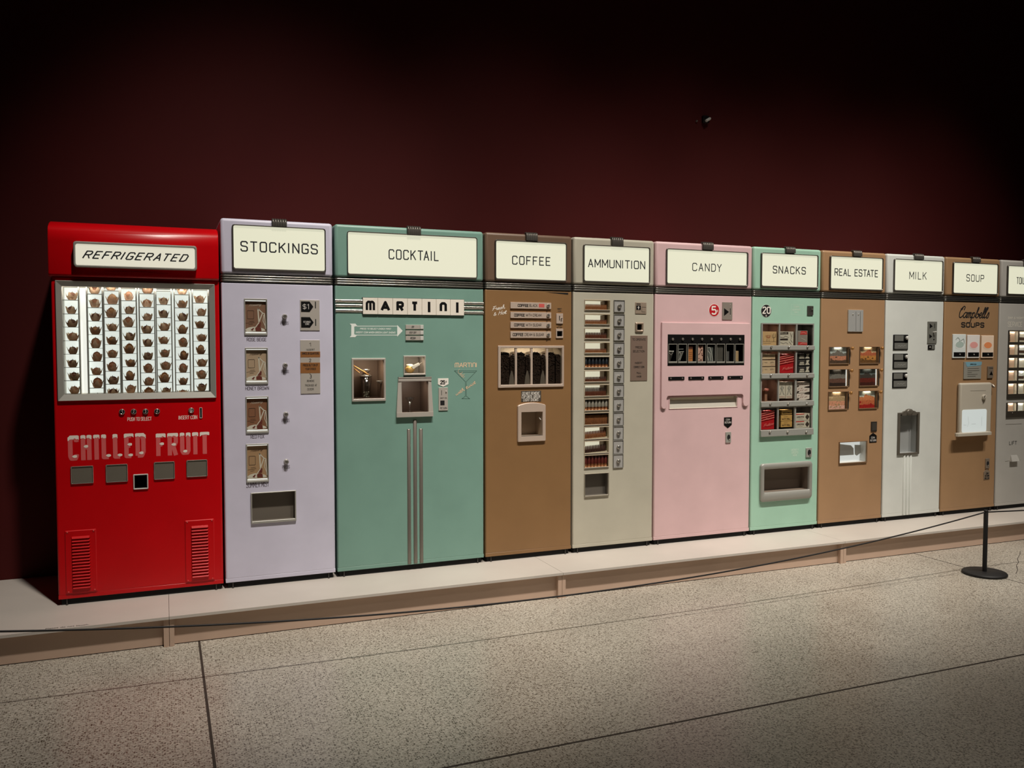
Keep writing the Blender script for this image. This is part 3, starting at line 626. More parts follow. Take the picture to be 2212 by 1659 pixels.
o = MB().frame(r, inset(r, .0022), -.004, 0, 0, .003, .002, .0006).build('coin_slot', SILVER, m.root); plate(o, 'slot_opening', inset(r, .002), VOID, -.0006, .001, .001, .0001)
PINK = mat('pink_print', (222, 100, 100), .5); SNOW = mat('snow_print', (250, 236, 224), .5)
for word, rc in (('CHILLED', CB.r(203, 296, 812, 462)), ('FRUIT', CB.r(890, 280, 1307, 433))):
    w = .0195; rn = random.Random(5); widths = [.62 if c == 'I' else (1.12 if c in 'CDRHU' else 1.0) for c in word]; gapu = .22
    tot = sum(widths)+gapu*(len(word)-1); u = (rc[1]-rc[0])/tot; x = rc[0]
    for ch, wd in zip(word, widths):
        cell = (x, x+wd*u, rc[2], rc[3]); x += (wd+gapu)*u; cw_ = cell[1]-cell[0]
        if ch == 'I': ls = [[((cell[0]+cell[1])/2, rc[2]), ((cell[0]+cell[1])/2, rc[3])]]
        else: ls = caps_lines(ch, cell, w, 0)
        if ch != 'I': ls = [[(p[0], rc[2] if p[1] < rc[2]+w*.6 and ch in 'HFRTK' and k_ in (0, len(l)-1) else (rc[3] if p[1] > rc[3]-w*.6 and ch in 'HUL' and k_ in (0, len(l)-1) else p[1])) for k_, p in enumerate(l)] for l in ls]
        mb = MB(); strokes(mb, ls, w, -.0003, 0); lt = mb.build('painted_letter', PINK, m.root)
        sm = MB(); spans = [(cell[0]-.001, cell[1]+.001)]
        if ch in 'HU': spans = [(cell[0]-.001, cell[0]+w+.001), (cell[1]-w-.001, cell[1]+.001)]
        elif ch == 'L': spans = [(cell[0]-.001, cell[0]+w+.001)]
        for xa, xb in spans:
            ns = max(4, int((xb-xa)/.0045)); dip = .003 if ch in 'CD' else 0
            top = [(xa+(xb-xa)*k/ns, rc[3]+.002-(.003 if k in (0, ns) else 0)-(dip*2 if ch == 'C' and k < 2 else 0)-(dip*2 if ch == 'D' and k > ns-2 else 0)) for k in range(ns+1)]
            bot = [(p[0], p[1]-.0125-rn.random()*.007) for p in top]
            sm.loft([[(a_, -.0009, b_) for a_, b_ in top], [(a_, -.0009, b_) for a_, b_ in bot]], False, False, closed=False)
        blobs = {'C': [(.62, .17)], 'H': [(.5, .56)], 'L': [(.74, .15)], 'E': [(.62, .57), (.68, .13)], 'D': [(.58, .2)], 'F': [(.62, .55)], 'R': [(.6, .5)], 'U': [(.5, .17)]}.get(ch, [])
        sn = sm.build('snow_cap', SNOW, lt)
        for bu, bv in blobs:
            cx, cz = cell[0]+cw_*bu, rc[2]+(rc[3]-rc[2])*bv
            MB().flat([(cx+.0105*math.cos(k*.785)*(1+.2*math.sin(k*2.1+bu*9)), cz+.007*math.sin(k*.785)) for k in range(8)], -.0011).build('snow_patch', SNOW, lt)
FLAP = brushed('grey_flap', (122, 116, 104), .5, 'x')
for q in ((225, 533, 405, 661), (498, 519, 672, 649), (873, 499, 1038, 627), (1127, 484, 1292, 608)):
    r = CB.r(*q); o = MB().frame(r, inset(r, .004), -.007, 0, -.002, .005, .003, .0012).build('door_frame', CHROME, m.root)
    plate(o, 'fruit_door', inset(r, .0045), FLAP, -.0035, 0, .003)
r = CB.r(713, 594, 832, 706); m.window(r, inset(r, .0055), .07, SILVER, VOID, 'return_chute', -.007, None, False, .004, .002)
for q in ((180, 1035, 435, 1500), (1115, 955, 1350, 1412)):
    r = CB.r(*q); o = MB().plate(r, -.006, 0, .004, .003).build('louvre_panel', RED, m.root)
    mb = MB(); li = (r[0]+(r[1]-r[0])*.17, r[1]-(r[1]-r[0])*.16); n = 17; z1 = r[3]-.028; z0 = r[2]+.018; h = (z1-z0)/n
    for k in range(n):
        zt = z1-k*h; sec = [(-.0055, 0), (-.008, -.1*h), (-.0165, -.62*h), (-.0165, -.72*h), (-.0055, -.74*h)]
        mb.loft([[(li[0]+.004, -.0055, zt+q_[1]*.8-.001) for q_ in sec]] + [[(x, a_, zt+b_) for a_, b_ in sec] for x in (li[0]+.008, li[1]-.008)] + [[(li[1]-.004, -.0055, zt+q_[1]*.8-.001) for q_ in sec]], True, True)
    mb.build('louvres', RED, o)
    for fx in (.08, .92):
        for fz in (.025, .975):
            MB().turned(r[0]+(r[1]-r[0])*fx, r[2]+(r[3]-r[2])*fz, [(.004, -.005), (.004, -.0075), (.002, -.009)], 10).build('screw', mat('red_screw', (206, 70, 66), .35), o)
m.finish(zh-.001)

# ================================================================== 2  STOCKINGS
LAV = paint('lavender_enamel', (210, 207, 225)); PURPLEINK = mat('violet_grey_ink', (92, 82, 92), .6)
m = Machine('pale lavender stockings vending machine, next to the red one', XS[1], XS[2], LAV, .006)
m.header(CC.r(122, 140, 945, 566), CC.r(136, 149, 935, 549), 'STOCKINGS', CC.r(197, 285, 875, 406), CC.r(472, 80, 603, 168), .0068); m.band()
PACKS = [((152, 112, 90), (236, 216, 198), 'dark brown'), ((206, 176, 148), (112, 90, 74), 'beige'), ((158, 108, 80), (236, 212, 192), 'reddish brown'), ((196, 156, 118), (118, 88, 66), 'tan')]
wins = [(CC, (230, 788, 437, 1110)), (CC, (238, 1218, 443, 1536)), (CD, (232, 26, 428, 327)), (CD, (235, 422, 428, 734))]
names = ['ROSE BEIGE', 'HONEY BROWN', 'RED FOX', 'SUMMER MIST']
ncap = [(CC, (253, 1132, 427, 1163)), (CC, (242, 1560, 450, 1588)), (CD, (274, 345, 390, 373)), (CD, (238, 740, 430, 776))]
kn = [(CC, 585, 946), (CC, 590, 1373), (CD, 568, 172), (CD, 572, 566)]; pr = [(CC, (550, 990, 620, 1018)), (CC, (557, 1415, 623, 1440)), (CD, (535, 213, 600, 238)), (CD, (538, 600, 602, 625))]
LEGW = mat('printed_pale_leg', (240, 230, 214), .6); SHOE = mat('printed_shoe', (124, 58, 48), .6); DARKPRINT = mat('printed_dark_brown', (62, 44, 36), .6)
for i in range(4):
    c, q = wins[i]; r = c.r(*q); ri = (r[0]+.0055, r[1]-.0045, r[2]+.0105, r[3]-.0065)
    f = m.window(r, ri, .07, ALU, DULLINSIDE, 'display_window', -.006)
    MB().box(ri[0]+.001, ri[1]-.001, .012, .03, ri[3]-.0055, ri[3]-.001).build('lamp_tube_or_glint', TUBE, f)
    MB().box(ri[0]+.001, ri[1]-.001, .012, .03, ri[2]+.0008, ri[2]+.0065).build('lamp_tube_or_glint', TUBE, f)
    bc, tcx, word = PACKS[i]; pm = mat('packet_card_%d' % i, bc, .55); tm = mat('packet_print_%d' % i, tcx, .6)
    px0, px1, pz0, pz1 = ri[0]+.0005, ri[1]-.002, ri[2]+.0068, ri[3]-.0065; PY = .008; W, H = px1-px0, pz1-pz0
    pk = thing('stocking_packet', ((px0+px1)/2, PY+.004, pz0), '%s stocking packet in the %s window from the top, printed with a leg' % (word, ORD[i+1]), 'stocking packet', 'stocking packets')
    P = lambda u, v: (px0+u*W, pz0+v*H)
    MB().plate((px0, px1, pz0, pz1), PY, PY+.008, .002).build('packet', pm, pk)
    a = P(.09, .42); b = P(.42, .70)
    MB().frame((a[0], b[0], a[1], b[1]), inset((a[0], b[0], a[1], b[1]), .0016), PY-.0008, PY, PY-.0004, .004, .003, .0002).build('cutout_edge', DARKPRINT, pk)
    leg = MB()
    leg.flat([P(u, v) for u, v in ((.0, .08), (.12, .13), (.3, .16), (.45, .17), (.5, .02), (.05, .0))], PY-.0006).flat([P(u, v) for u, v in ((.78, .02), (.98, .04), (.9, .10), (.76, .13))], PY-.0006)
    for pts, w0 in (([(.66, .30), (.45, .12), (.38, .04)], .0042), ([(.62, .76), (.64, .5), (.66, .33)], .006), ([(.62, .76), (.84, .62), (.72, .42), (.66, .32)], .005), ([(.84, .62), (.93, .60), (.97, .3), (.98, .1)], .0045), ([(.9, .56), (.86, .36), (.97, .18)], .003)):
        strokes(leg, [[P(u, v) for u, v in pts]], w0, PY-.0009, .5)
    leg.build('printed_leg', LEGW, pk)
    sh = MB().flat([P(u, v) for u, v in ((.48, .04), (.5, .13), (.62, .17), (.76, .13), (.78, .03))], PY-.0008).flat([P(u, v) for u, v in ((.25, .06), (.38, .13), (.44, .11), (.36, .03))], PY-.0008)
    sh.flat([P(u, v) for u, v in ((.56, .18), (.68, .33), (.76, .30), (.74, .17))], PY-.0007); sh.build('printed_shoe', SHOE, pk)
    script(pk, 'printed_lettering', 'Hosiery', P(.18, .83), P(.78, .875), .0062, tm, .0013, PY-.0008, .3)
    lines = [[P(.18, .34), P(.42, .35)], [P(.02, .28), P(.45, .31)], [P(.16, .24), P(.36, .255)]]
    strokes(MB(), lines, .0012, PY-.0008) .build('printed_small_lines', DARKPRINT, pk)
    c, q = ncap[i]; caps(m.root, 'lettering', names[i], c.r(*q), PURPLEINK, w=.0024, gap=1.7)
    c, x, y = kn[i]; x, z = c.p(x, y)
    o = MB().turned(x, z, [(.013, 0), (.012, -.004), (.008, -.005)], 20).build('button_collar', ALU, m.root)
    MB().turned(x, z, [(.0085, -.003), (.0085, -.009), (.0118, -.012), (.0118, -.019), (.008, -.023)], 20).build('push_button', CHROME, o)
    c, q = pr[i]; caps(m.root, 'lettering', 'PRESS', c.r(*q), PURPLEINK, w=.0017, gap=1.9)
r = CC.r(720, 800, 893, 1068); p = plate(m.root, 'coin_plate', r, STEEL, -.004, .001, .001)
for q, t in (((728, 814, 836, 906), '$1'), ((729, 951, 839, 1043), 'RETURNED|COINS')):
    rr_ = CC.r(*q); o = MB().poly(pent_right(rr_), -.0052, -.004).build('arrow_tag', BLACK, p)
    if '|' in t:
        for l, rl in zip(t.split('|'), ((749, 985, 812, 1002), (765, 1004, 800, 1020))): caps(o, 'lettering', l, CC.r(*rl), SILVER, -.0058, .0011, gap=1.7)
    else: caps(o, 'lettering', t, CC.r(742, 836, 797, 884), SILVER, -.0058, .003, gap=2.2)
for q in ((850, 816, 859, 876), (852, 969, 861, 1028)): plate(p, 'coin_slot', CC.r(*q), VOID, -.0044, -.003, .0005, .0001)
r = CC.r(722, 1152, 898, 1618); p = plate(m.root, 'instruction_plate', r, STEEL, -.0035, .001, .001)
ORANGE = mat('orange_reflection', (206, 142, 88), .35, metal=.6)
for q in ((722, 1253, 898, 1302), (722, 1350, 898, 1440)): plate(p, 'copper_stripe', inset(CC.r(*q), .0008, 0), ORANGE, -.0042, -.003, .0004, .0001)  # orange reflections on the plate put in as coloured stripes
for t, q, w in (('1', (801, 1175, 815, 1208), .0016), ('DIMES OR QUARTERS', (737, 1259, 885, 1278), .0014), ('2', (800, 1315, 817, 1343), .0016), ('PRESS BUTTON OF', (745, 1362, 876, 1380), .0012),
                ('YOUR CHOICE', (765, 1395, 860, 1412), .0012), ('3', (805, 1453, 822, 1485), .0018), ('REMOVE', (780, 1500, 845, 1516), .001), ('PACKAGE AT', (765, 1538, 868, 1554), .001), ('DOOR', (785, 1572, 840, 1588), .001), ('INSERT', (775, 1228, 850, 1243), .001)):
    caps(p, 'lettering', t, CC.r(*q), INK, -.0048, w, gap=1.7)
r = CD.r(276, 828, 655, 1053); m.window((r[0], r[1], r[2]-.003, r[3]), (r[0]+.0055, r[1]-.006, r[2]+.009, r[3]-.005), .03, ALU, mat('chute_flap', (112, 104, 94), .5, metal=.2), 'delivery_opening', -.010, None, False, .002, .001)
m.finish()

# ================================================================== 3  COCKTAIL
TEAL = paint('sea_green_enamel', (124, 161, 148)); m = Machine('sea green martini cocktail vending machine, wider than its neighbours', XS[2], XS[3], TEAL, .005)
m.header(CE.r(216, 186, 2004, 852), CE.r(226, 200, 1998, 828), 'COCKTAIL', CE.r(788, 436, 1480, 604), CE.r(1042, 128, 1230, 256), .0062); m.band()
b = CE.r(432, 1104, 1828, 1350); z0, z1 = b[2], b[3]; b = (b[0], b[1], z0, z1)
brd = MB().box(b[0]-.002, b[1]+.002, -.004, .001, z0-.001, z1+.002).build('sign_board', BLACK, m.root); tw = (b[1]-b[0])/7
for i, ch in enumerate('mARTInI'):
    r = (b[0]+tw*i+.0007, b[0]+tw*(i+1)-.0007, z0, z1)
    o = plate(brd, 'letter_tile', r, CREAM, -.010, -.003, .001); cw = {'m': .50, 'A': .54, 'R': .42, 'T': .42, 'I': .0, 'n': .42}[ch]; cx = (r[0]+r[1])/2; w = .0145
    if ch == 'I': MB().box(cx-w/2, cx+w/2, -.0106, -.0099, z0+.015, z1-.015).build('tile_letter', BLACK, o)
    else: caps(o, 'tile_letter', ch, (cx-tw*cw*.62, cx+tw*cw*.62, z0+.015, z1-.015), BLACK, -.0103, w if ch not in 'm' else .0125, ends=.0)
for k, (yl, yr) in enumerate(((1143, 1187), (1209, 1245), (1280, 1314))):
    zl = CE.p(255, yl)[1]; zr = CE.p(1970, yr)[1]; zc = (zl+zr)/2
    for xa, xb in ((m.x0+.001, b[0]-.002), (b[1]+.002, m.x1-.001)):
        MB().loft([[(x, -.0075*math.cos(t) + .0005, zc+.0085*math.sin(t)) for t in [math.pi*(j/8-.5) for j in range(9)]] for x in (xa, xb)], True, True, True, closed=False).build('chrome_bead', CHROME, m.root)
PALE = mat('pale_print', (240, 245, 238), .55); F_ = lambda pts: [CF.p(x, y) for x, y in pts]
ar = MB(); w = .0032
strokes(ar, [F_([(318, 92), (915, 92)]), F_([(318, 216), (915, 216)])], w, -.0003, 0)
ar.flat(F_([(257, 58), (335, 58), (362, 88), (320, 100), (320, 205), (358, 218), (333, 245), (257, 245), (278, 222), (280, 82)]), -.0008)
ar.flat(F_([(912, 76), (987, 157), (912, 238)]), -.0008); ar.build('arrow_print', PALE, m.root)
caps(m.root, 'lettering', 'PRESS TO SELECT CHOICE FIRST', CF.r(398, 116, 832, 143), PALE, w=.0015, slant=.2, gap=1.6)
caps(m.root, 'lettering', 'INSERT COIN WHEN GREEN LIGHT SHOWS', CF.r(340, 165, 890, 194), PALE, w=.0015, slant=.2, gap=1.6)
for t, ya, yb in (('DRY', 74, 134), ('VERY DRY', 152, 211), ('MEDIUM', 228, 288)):
    r = CF.r(1025, ya, 1272, yb); o = plate(m.root, 'select_button', r, STEEL, -.007, .001, .001)
    rs = (r[1]-(r[1]-r[0])*.2, r[1], r[2], r[3]); plate(o, 'button_lamp', inset(rs, .0012), PLASTICWHITE, -.0085, -.006, .001); strokes(MB(), [[(rs[0], r[2]+.0005), (rs[0], r[3]-.0005)]], .0008, -.0073, 0).build('button_seam', INK, o)
    cx = r[0]+(r[1]-r[0])*.40; hw = .004*len(t)*.62; caps(o, 'lettering', t, (cx-hw, cx+hw, r[2]+.0052, r[3]-.0058), INK, -.0073, .0013, slant=.25)
# left window with the mixing glass
r = CF.r(281, 534, 752, 1120); ri = CF.r(306, 562, 729, 1086); m.window(r, ri, .15, STEEL, BROWNINSIDE, 'display_window', -.009, None, True, .002, .001, .002)
m.lamp((ri[0]+ri[1])/2, ri[3]-.001, .07, .34); zf = ri[2]; V = lambda x, y, Y: CV.p(x, y, Y)
gx, gz = V(375, 850, .07); gtop = V(375, 490, .07)[1]
g = thing('mixing_glass', (gx, .07, zf), 'clear mixing glass with crushed ice and a metal strainer, in the left cocktail window', 'glass')
H = gtop-zf; MB().lathe([(.0205, .0), (.0205, .002), (.0315, H), (.0303, H), (.0195, .004), (.001, .004)], 24, gx, .07, zf+.0005).build('tumbler', TUMBLER, g)
ICE = mat('crushed_ice', (176, 172, 156), .3, mottle=.3, mscale=90); ic = MB(); rn = random.Random(2)
for k in range(40):
    a = rn.random()*6.28; rr_ = rn.random()*.016; zz_ = zf+.007+rn.random()*.024; s_ = .0055
    ic.add([(gx+rr_*math.cos(a)+s_*rn.uniform(-1, 1), .07+rr_*math.sin(a)+s_*rn.uniform(-1, 1), zz_+s_*rn.uniform(-1, 1)) for _ in range(8)], [(0, 1, 3, 2), (4, 6, 7, 5), (0, 4, 5, 1), (2, 3, 7, 6), (0, 2, 6, 4), (1, 5, 7, 3)])
o = ic.build('ice', ICE, g); o['kind'] = 'stuff'
MB().lathe([(.0325, gtop-zf), (.0345, gtop-zf+.004), (.030, gtop-zf+.006), (.022, gtop-zf+.012), (.017, gtop-zf+.018), (.0165, gtop-zf+.024), (.0225, gtop-zf+.027), (.023, gtop-zf+.038), (.0215, gtop-zf+.040)], 20, gx, .07, zf, False, True).build('strainer_cap', CHROME, g)
s1 = V(120, 272, .045); s2 = V(435, 462, .045); MB().tube([(s1[0]+.004, .06, s1[1]), (s2[0], .045, s2[1]+.001)], .0032, 8).build('strainer_handle', GOLD, g)
s1 = V(120, 325, .045); s2 = V(250, 420, .045); MB().tube([(s1[0]+.004, .06, s1[1]), (s2[0], .045, s2[1])], .0022, 8).build('strainer_handle', GOLD, g)
ox, oz = V(690, 590, .05)
o = MB().lathe([(.001, .0), (.014, .007), (.0235, .016), (.024, .018), (.0225, .018), (.013, .011), (.0008, .004)], 20, ox-.004, .06, V(690, 640, .06)[1], True, True)
br = thing('funnel_spout', (ox-.004, .07, V(690, 640, .06)[1]), 'small metal funnel bracketed at the right side of the mixing glass', 'funnel')
o.build('funnel', STEEL, br); a = V(715, 560, .06); MB().box(a[0]-.006, ri[1]+.0005, .055, .08, a[1]-.006, a[1]+.004).build('bracket', DARKSTEEL, br)
MB().box(ri[0]+.001, ri[1]-.001, .020, .149, zf-.0005, zf+.0015).build('counter', mat('dark_counter', (70, 52, 44), .35), m.root)
# small window with lemon and knife
r = CF.r(997, 500, 1302, 766); ri = CF.r(1009, 519, 1286, 742); m.window(r, ri, .12, STEEL, DULLINSIDE, 'display_window', -.008, None, True, .0015, .001)
m.lamp((ri[0]+ri[1])/2, ri[3]-.001, .06, .28); LEMON = mat('lemon_rind', (226, 186, 116), .5, mottle=.12, mscale=120, bump=.4, bscale=500); lx, lz = V(1250, 285, .05); lz = ri[2]+.0245
o = thing('lemon', (lx, .05, ri[2]), 'yellow half-peeled lemon behind the small square cocktail window', 'lemon')
mb = MB(); loops = []
for k in range(11):
    a = math.pi*k/10-math.pi/2; e = 1 + (.12 if k in (0, 10) else 0)
    loops.append([(lx+.0255*e*math.sin(a), .05+.0245*math.cos(a)*math.cos(t), lz+.0245*math.cos(a)*math.sin(t)) for t in [2*math.pi*j/18 for j in range(18)]])
mb.loft(loops, True, True, True).build('rind', LEMON, o)
MB().lathe([(.001, 0), (.015, -.0012), (.019, -.005), (.020, -.0085)], 16, lx-.002, .05, lz+.0252).build('peeled_patch', mat('lemon_pith', (236, 224, 186), .5), o)
o = thing('paring_blade', (V(1400, 270, .03)[0], .03, ri[2]), 'pale paring blade held across the lemon behind the small cocktail window', 'blade')
q = [V(x, y, .026) for x, y in ((1275, 285), (1425, 213), (1448, 262), (1315, 342))]; MB().poly(q, .024, .027).build('blade', PLASTICWHITE, o)
a, b_ = V(1430, 245, .03), V(1530, 215, .04); MB().tube([(a[0], .027, a[1]), (min(b_[0], ri[1]-.002), .04, b_[1])], .0022, 8).build('arm', STEEL, o)
# delivery hood
r = CF.r(925, 800, 1378, 1345); ri = CF.r(966, 852, 1338, 1280); a0, a1 = CF.p(905, 1290, -.015)[0], CF.p(1408, 1275, -.015)[0]
m.recess(inset(ri, -.001), .16, mat('dim_brown_inside', (92, 76, 66), .5), 'delivery_bay')
m.lamp((ri[0]+ri[1])/2, ri[3]-.001, .06, .2, .03); hood = MB(); zt = r[3]; zb_ = CF.p(1150, 1282, -.015)[1]; zbb = CF.p(1150, 1342, -.015)[1]
def quadbar(pa, pb, pc, pd, th): hood.loft([[(x, 0.002, z) for x, y, z in (pa, pb, pc, pd)], [(x, y, z) for x, y, z in (pa, pb, pc, pd)]])
quadbar((r[0], -.005, zt), (ri[0], -.006, zt), (ri[0]+.0, -.017, zb_), (a0, -.017, zb_), 0)
quadbar((ri[1], -.006, zt), (r[1], -.005, zt), (a1, -.017, zb_), (ri[1], -.017, zb_), 0)
hood.box(r[0]-.001, r[1]+.001, -.010, .001, ri[3], zt+.002); hood.box(a0, a1, -.019, .001, zbb, zb_+.0005); hood.box(r[0]-.001, r[1]+.001, -.012, .001, zt-.003, zt+.002)
hood.build('delivery_hood', STEEL, m.root)
gx = V(1245, 900, .05)[0]; gz0 = ri[2]; gt = V(1245, 905, .05)[1]
g = thing('martini_glass', (gx, .05, gz0), 'stemmed martini glass standing in the delivery bay of the cocktail machine', 'glass')
hh = gt-gz0; MB().lathe([(.0145, .0005), (.013, .0015), (.0024, .004), (.0022, hh*.42), (.0045, hh*.46), (.0255, hh), (.0245, hh), (.002, hh*.5)], 24, gx, .05, gz0, True).build('bowl_and_stem', clear_mat('martini_glass', (.84, .84, .82), .25), g)
# price tag, coin plate, neon print
r = CF.r(1472, 812, 1617, 926); o = MB().poly(pent_down(r), -.002, .0).build('price_tag', WHITE, m.root)
caps(o, 'lettering', '25', CF.r(1502, 838, 1572, 893), INK, -.0028, .0042, gap=1.2); caps(o, 'lettering', 'c', CF.r(1577, 838, 1596, 870), INK, -.0028, .0012)
r = CF.r(1480, 940, 1608, 1252); p = plate(m.root, 'coin_plate', r, STEEL, -.005, .001, .0015)
q = CF.r(1503, 1117, 1561, 1182); plate(p, 'coin_return', q, VOID, -.0054, -.004, .0006, .0001); q = CF.r(1517, 975, 1524, 1045); plate(p, 'coin_slot', q, VOID, -.0054, -.004, .0004, .0001)
x, z = CF.p(1582, 990); knob(p, 'coin_knob', x, z, .0035, SILVER, .006, -.005)
caps(p, 'lettering', 'RETURN', CF.r(1500, 1210, 1593, 1232), INK, -.0055, .001, gap=1.6); caps(p, 'lettering', 'INSERT COIN', CF.r(1500, 1075, 1592, 1090), INK, -.0055, .0007, gap=1.6)
PEACH = mat('peach_print', (248, 208, 170), .55); GREENINK = mat('dark_green_print', (28, 62, 50), .55)
caps(m.root, 'lettering', 'mARTInI', CF.r(1705, 597, 2007, 658), PEACH, w=.0034, gap=1.1)
strokes(MB(), [F_([(1700, 708), (2008, 708), (1864, 858), (1864, 1058), (1912, 1094), (1803, 1094), (1852, 1058), (1852, 858), (1700, 708)]), F_([(1735, 728), (1978, 728)])], .0018, -.0003, .5).build('printed_cocktail_glass', GREENINK, m.root)
strokes(MB(), [catmull(F_(l)) for l in ([(1770, 682), (1750, 715), (1765, 745), (1785, 742), (1775, 765), (1800, 770)], [(1812, 725), (1790, 755), (1815, 760), (1795, 785), (1812, 785)], [(1838, 750), (1815, 785), (1822, 800), (1842, 785)])], .0016, -.0005, .5).build('printed_twist', PEACH, m.root)
script(m.root, 'lettering', 'with twist', CF.p(1725, 1050), CF.p(1995, 880), .0085, PEACH, .0022, -.0006, .1)
for xa, xb, yt, yb in ((776, 816, 128, 1500), (838, 880, 36, 1493), (900, 941, 124, 1485)):
    x0_, z1_ = CG.p(xa, yt); x1_ = CG.p(xb, yt)[0]; z0_ = ZB+.006; xc, rr_ = (x0_+x1_)/2, (x1_-x0_)/2*.94
    MB().loft([[(xc+rr_*math.cos(t), .0005-.009*math.sin(t), z) for t in [math.pi*j/8 for j in range(9)]] for z in (z0_, z1_-.003)] + [[(xc+rr_*.8*math.cos(t), .0005-.006*math.sin(t), z1_) for t in [math.pi*j/8 for j in range(9)]]], True, True, True, closed=False).build('chrome_rib', mat('rib_steel', (134, 127, 118), .36, metal=.55), m.root)
m.finish()

# ================================================================== 4  COFFEE
COFFEE = paint('coffee_brown_enamel', (139, 105, 69)); m = Machine('dark coffee brown coffee vending machine with bean windows', XS[3], XS[4], COFFEE, .005); m.hm = paint('header_brown', (112, 90, 74))  # header coloured a duller, darker brown than the cabinet
m.header(CH.r(147, 122, 838, 536), CH.r(158, 136, 833, 521), 'COFFEE', CH.r(314, 279, 686, 381), CH.r(445, 63, 557, 142), .0062); m.band()
script(m.root, 'lettering', 'Fresh', CH.p(125, 812), CH.p(250, 790), .0105, WHITE, .0026, slant=.2)
script(m.root, 'lettering', '& Hot', CH.p(137, 862), CH.p(264, 840), .0105, WHITE, .0026, slant=.2)
BAR = mat('pinkish_steel', (206, 186, 170), .4, metal=.25)
for (ya, yb), t in zip(((729, 797), (824, 888), (919, 983), (1012, 1077)), ('BLACK', 'WITH CREAM', 'WITH SUGAR', 'CREAM & SUGAR')):
    r = CH.r(300, ya, 693, yb); o = plate(m.root, 'select_bar', r, BAR, -.008, .001, .0015)
    yc = (ya+yb)/2; x, z = CH.p(662, yc+2); tw = {5: (368, 472, 480, 560), 10: (333, 437, 447, 597), 13: (320, 423, 432, 620)}[len(t)]
    caps(o, 'lettering', 'COFFEE', CH.r(tw[0], yc-15, tw[1], yc+13), INK, -.0088, .0028, gap=1.3); caps(o, 'lettering', t, CH.r(tw[2], yc-14, tw[3], yc+13), INK, -.0088, .0014, gap=1.4)
    strokes(MB(), [[(x-.0085, r[2]+.001), (x-.0085, r[3]-.001)]], .0007, -.0084).build('bar_seam', INK, o)
    MB().turned(x, z, [(.0102, -.007), (.0102, -.012), (.0075, -.016)], 18).build('push_button', CHROME, o)
    x, z = CH.p(655, ya+90); MB().turned(x, z, [(.0032, .001), (.003, -.002)], 10).build('screw', mat('dark_bronze', (78, 60, 42), .5), m.root)
    x, z = CH.p(688, ya+86); MB().turned(x, z, [(.0024, .001), (.002, -.002)], 10).build('screw', MATS['dark_bronze'], m.root)
    if t == 'BLACK':
        plate(o, 'red_sticker', CH.r(573, 746, 626, 781), mat('red_sticker', (206, 92, 86), .5), -.0086, -.007, .001, .0001)
for t, q in (('INSERT', (757, 788, 800, 802)), ('COIN', (763, 810, 796, 824)), ('COIN', (763, 950, 796, 963)), ('RETURN', (752, 970, 803, 983))): caps(m.root, 'lettering', t, CH.r(*q), INK, w=.0014, gap=1.5)
r = CH.r(745, 839, 809, 938); p = plate(m.root, 'coin_plate', r, BAR, -.006, .001, .002); q = CH.r(771, 862, 778, 908); plate(p, 'coin_slot', q, VOID, -.0065, -.005, .0003, .0001)
x, z = CH.p(792, 887); knob(p, 'coin_knob', x, z, .004, CHROME, .01, -.006)
r = CH.r(742, 987, 811, 1078); m.window(r, CH.r(752, 1010, 803, 1061), .05, BAR, VOID, 'coin_return', -.006, None, False, .002, .001, .001)
r = CH.r(180, 1151, 816, 1547); ri = CH.r(205, 1175, 797, 1520)
f = m.window(r, ri, .12, BAR, mat('hopper_inside', (190, 172, 146), .5), 'bean_window', -.009, None, True, .004, .002, .002)
m.lamp((ri[0]+ri[1])/2, ri[3]-.001, .26, .8, .05, .07); divs = [205, 354, 505, 655, 797]; BEAN = mat('coffee_beans', (44, 32, 25), .35, mottle=.3, mscale=120)
for x in (354, 505, 655): a = CH.p(x-9, 1300)[0]; b_ = CH.p(x+9, 1300)[0]; MB().box(a, b_, -.006, .006, ri[2], ri[3]).build('mullion', BAR, f)
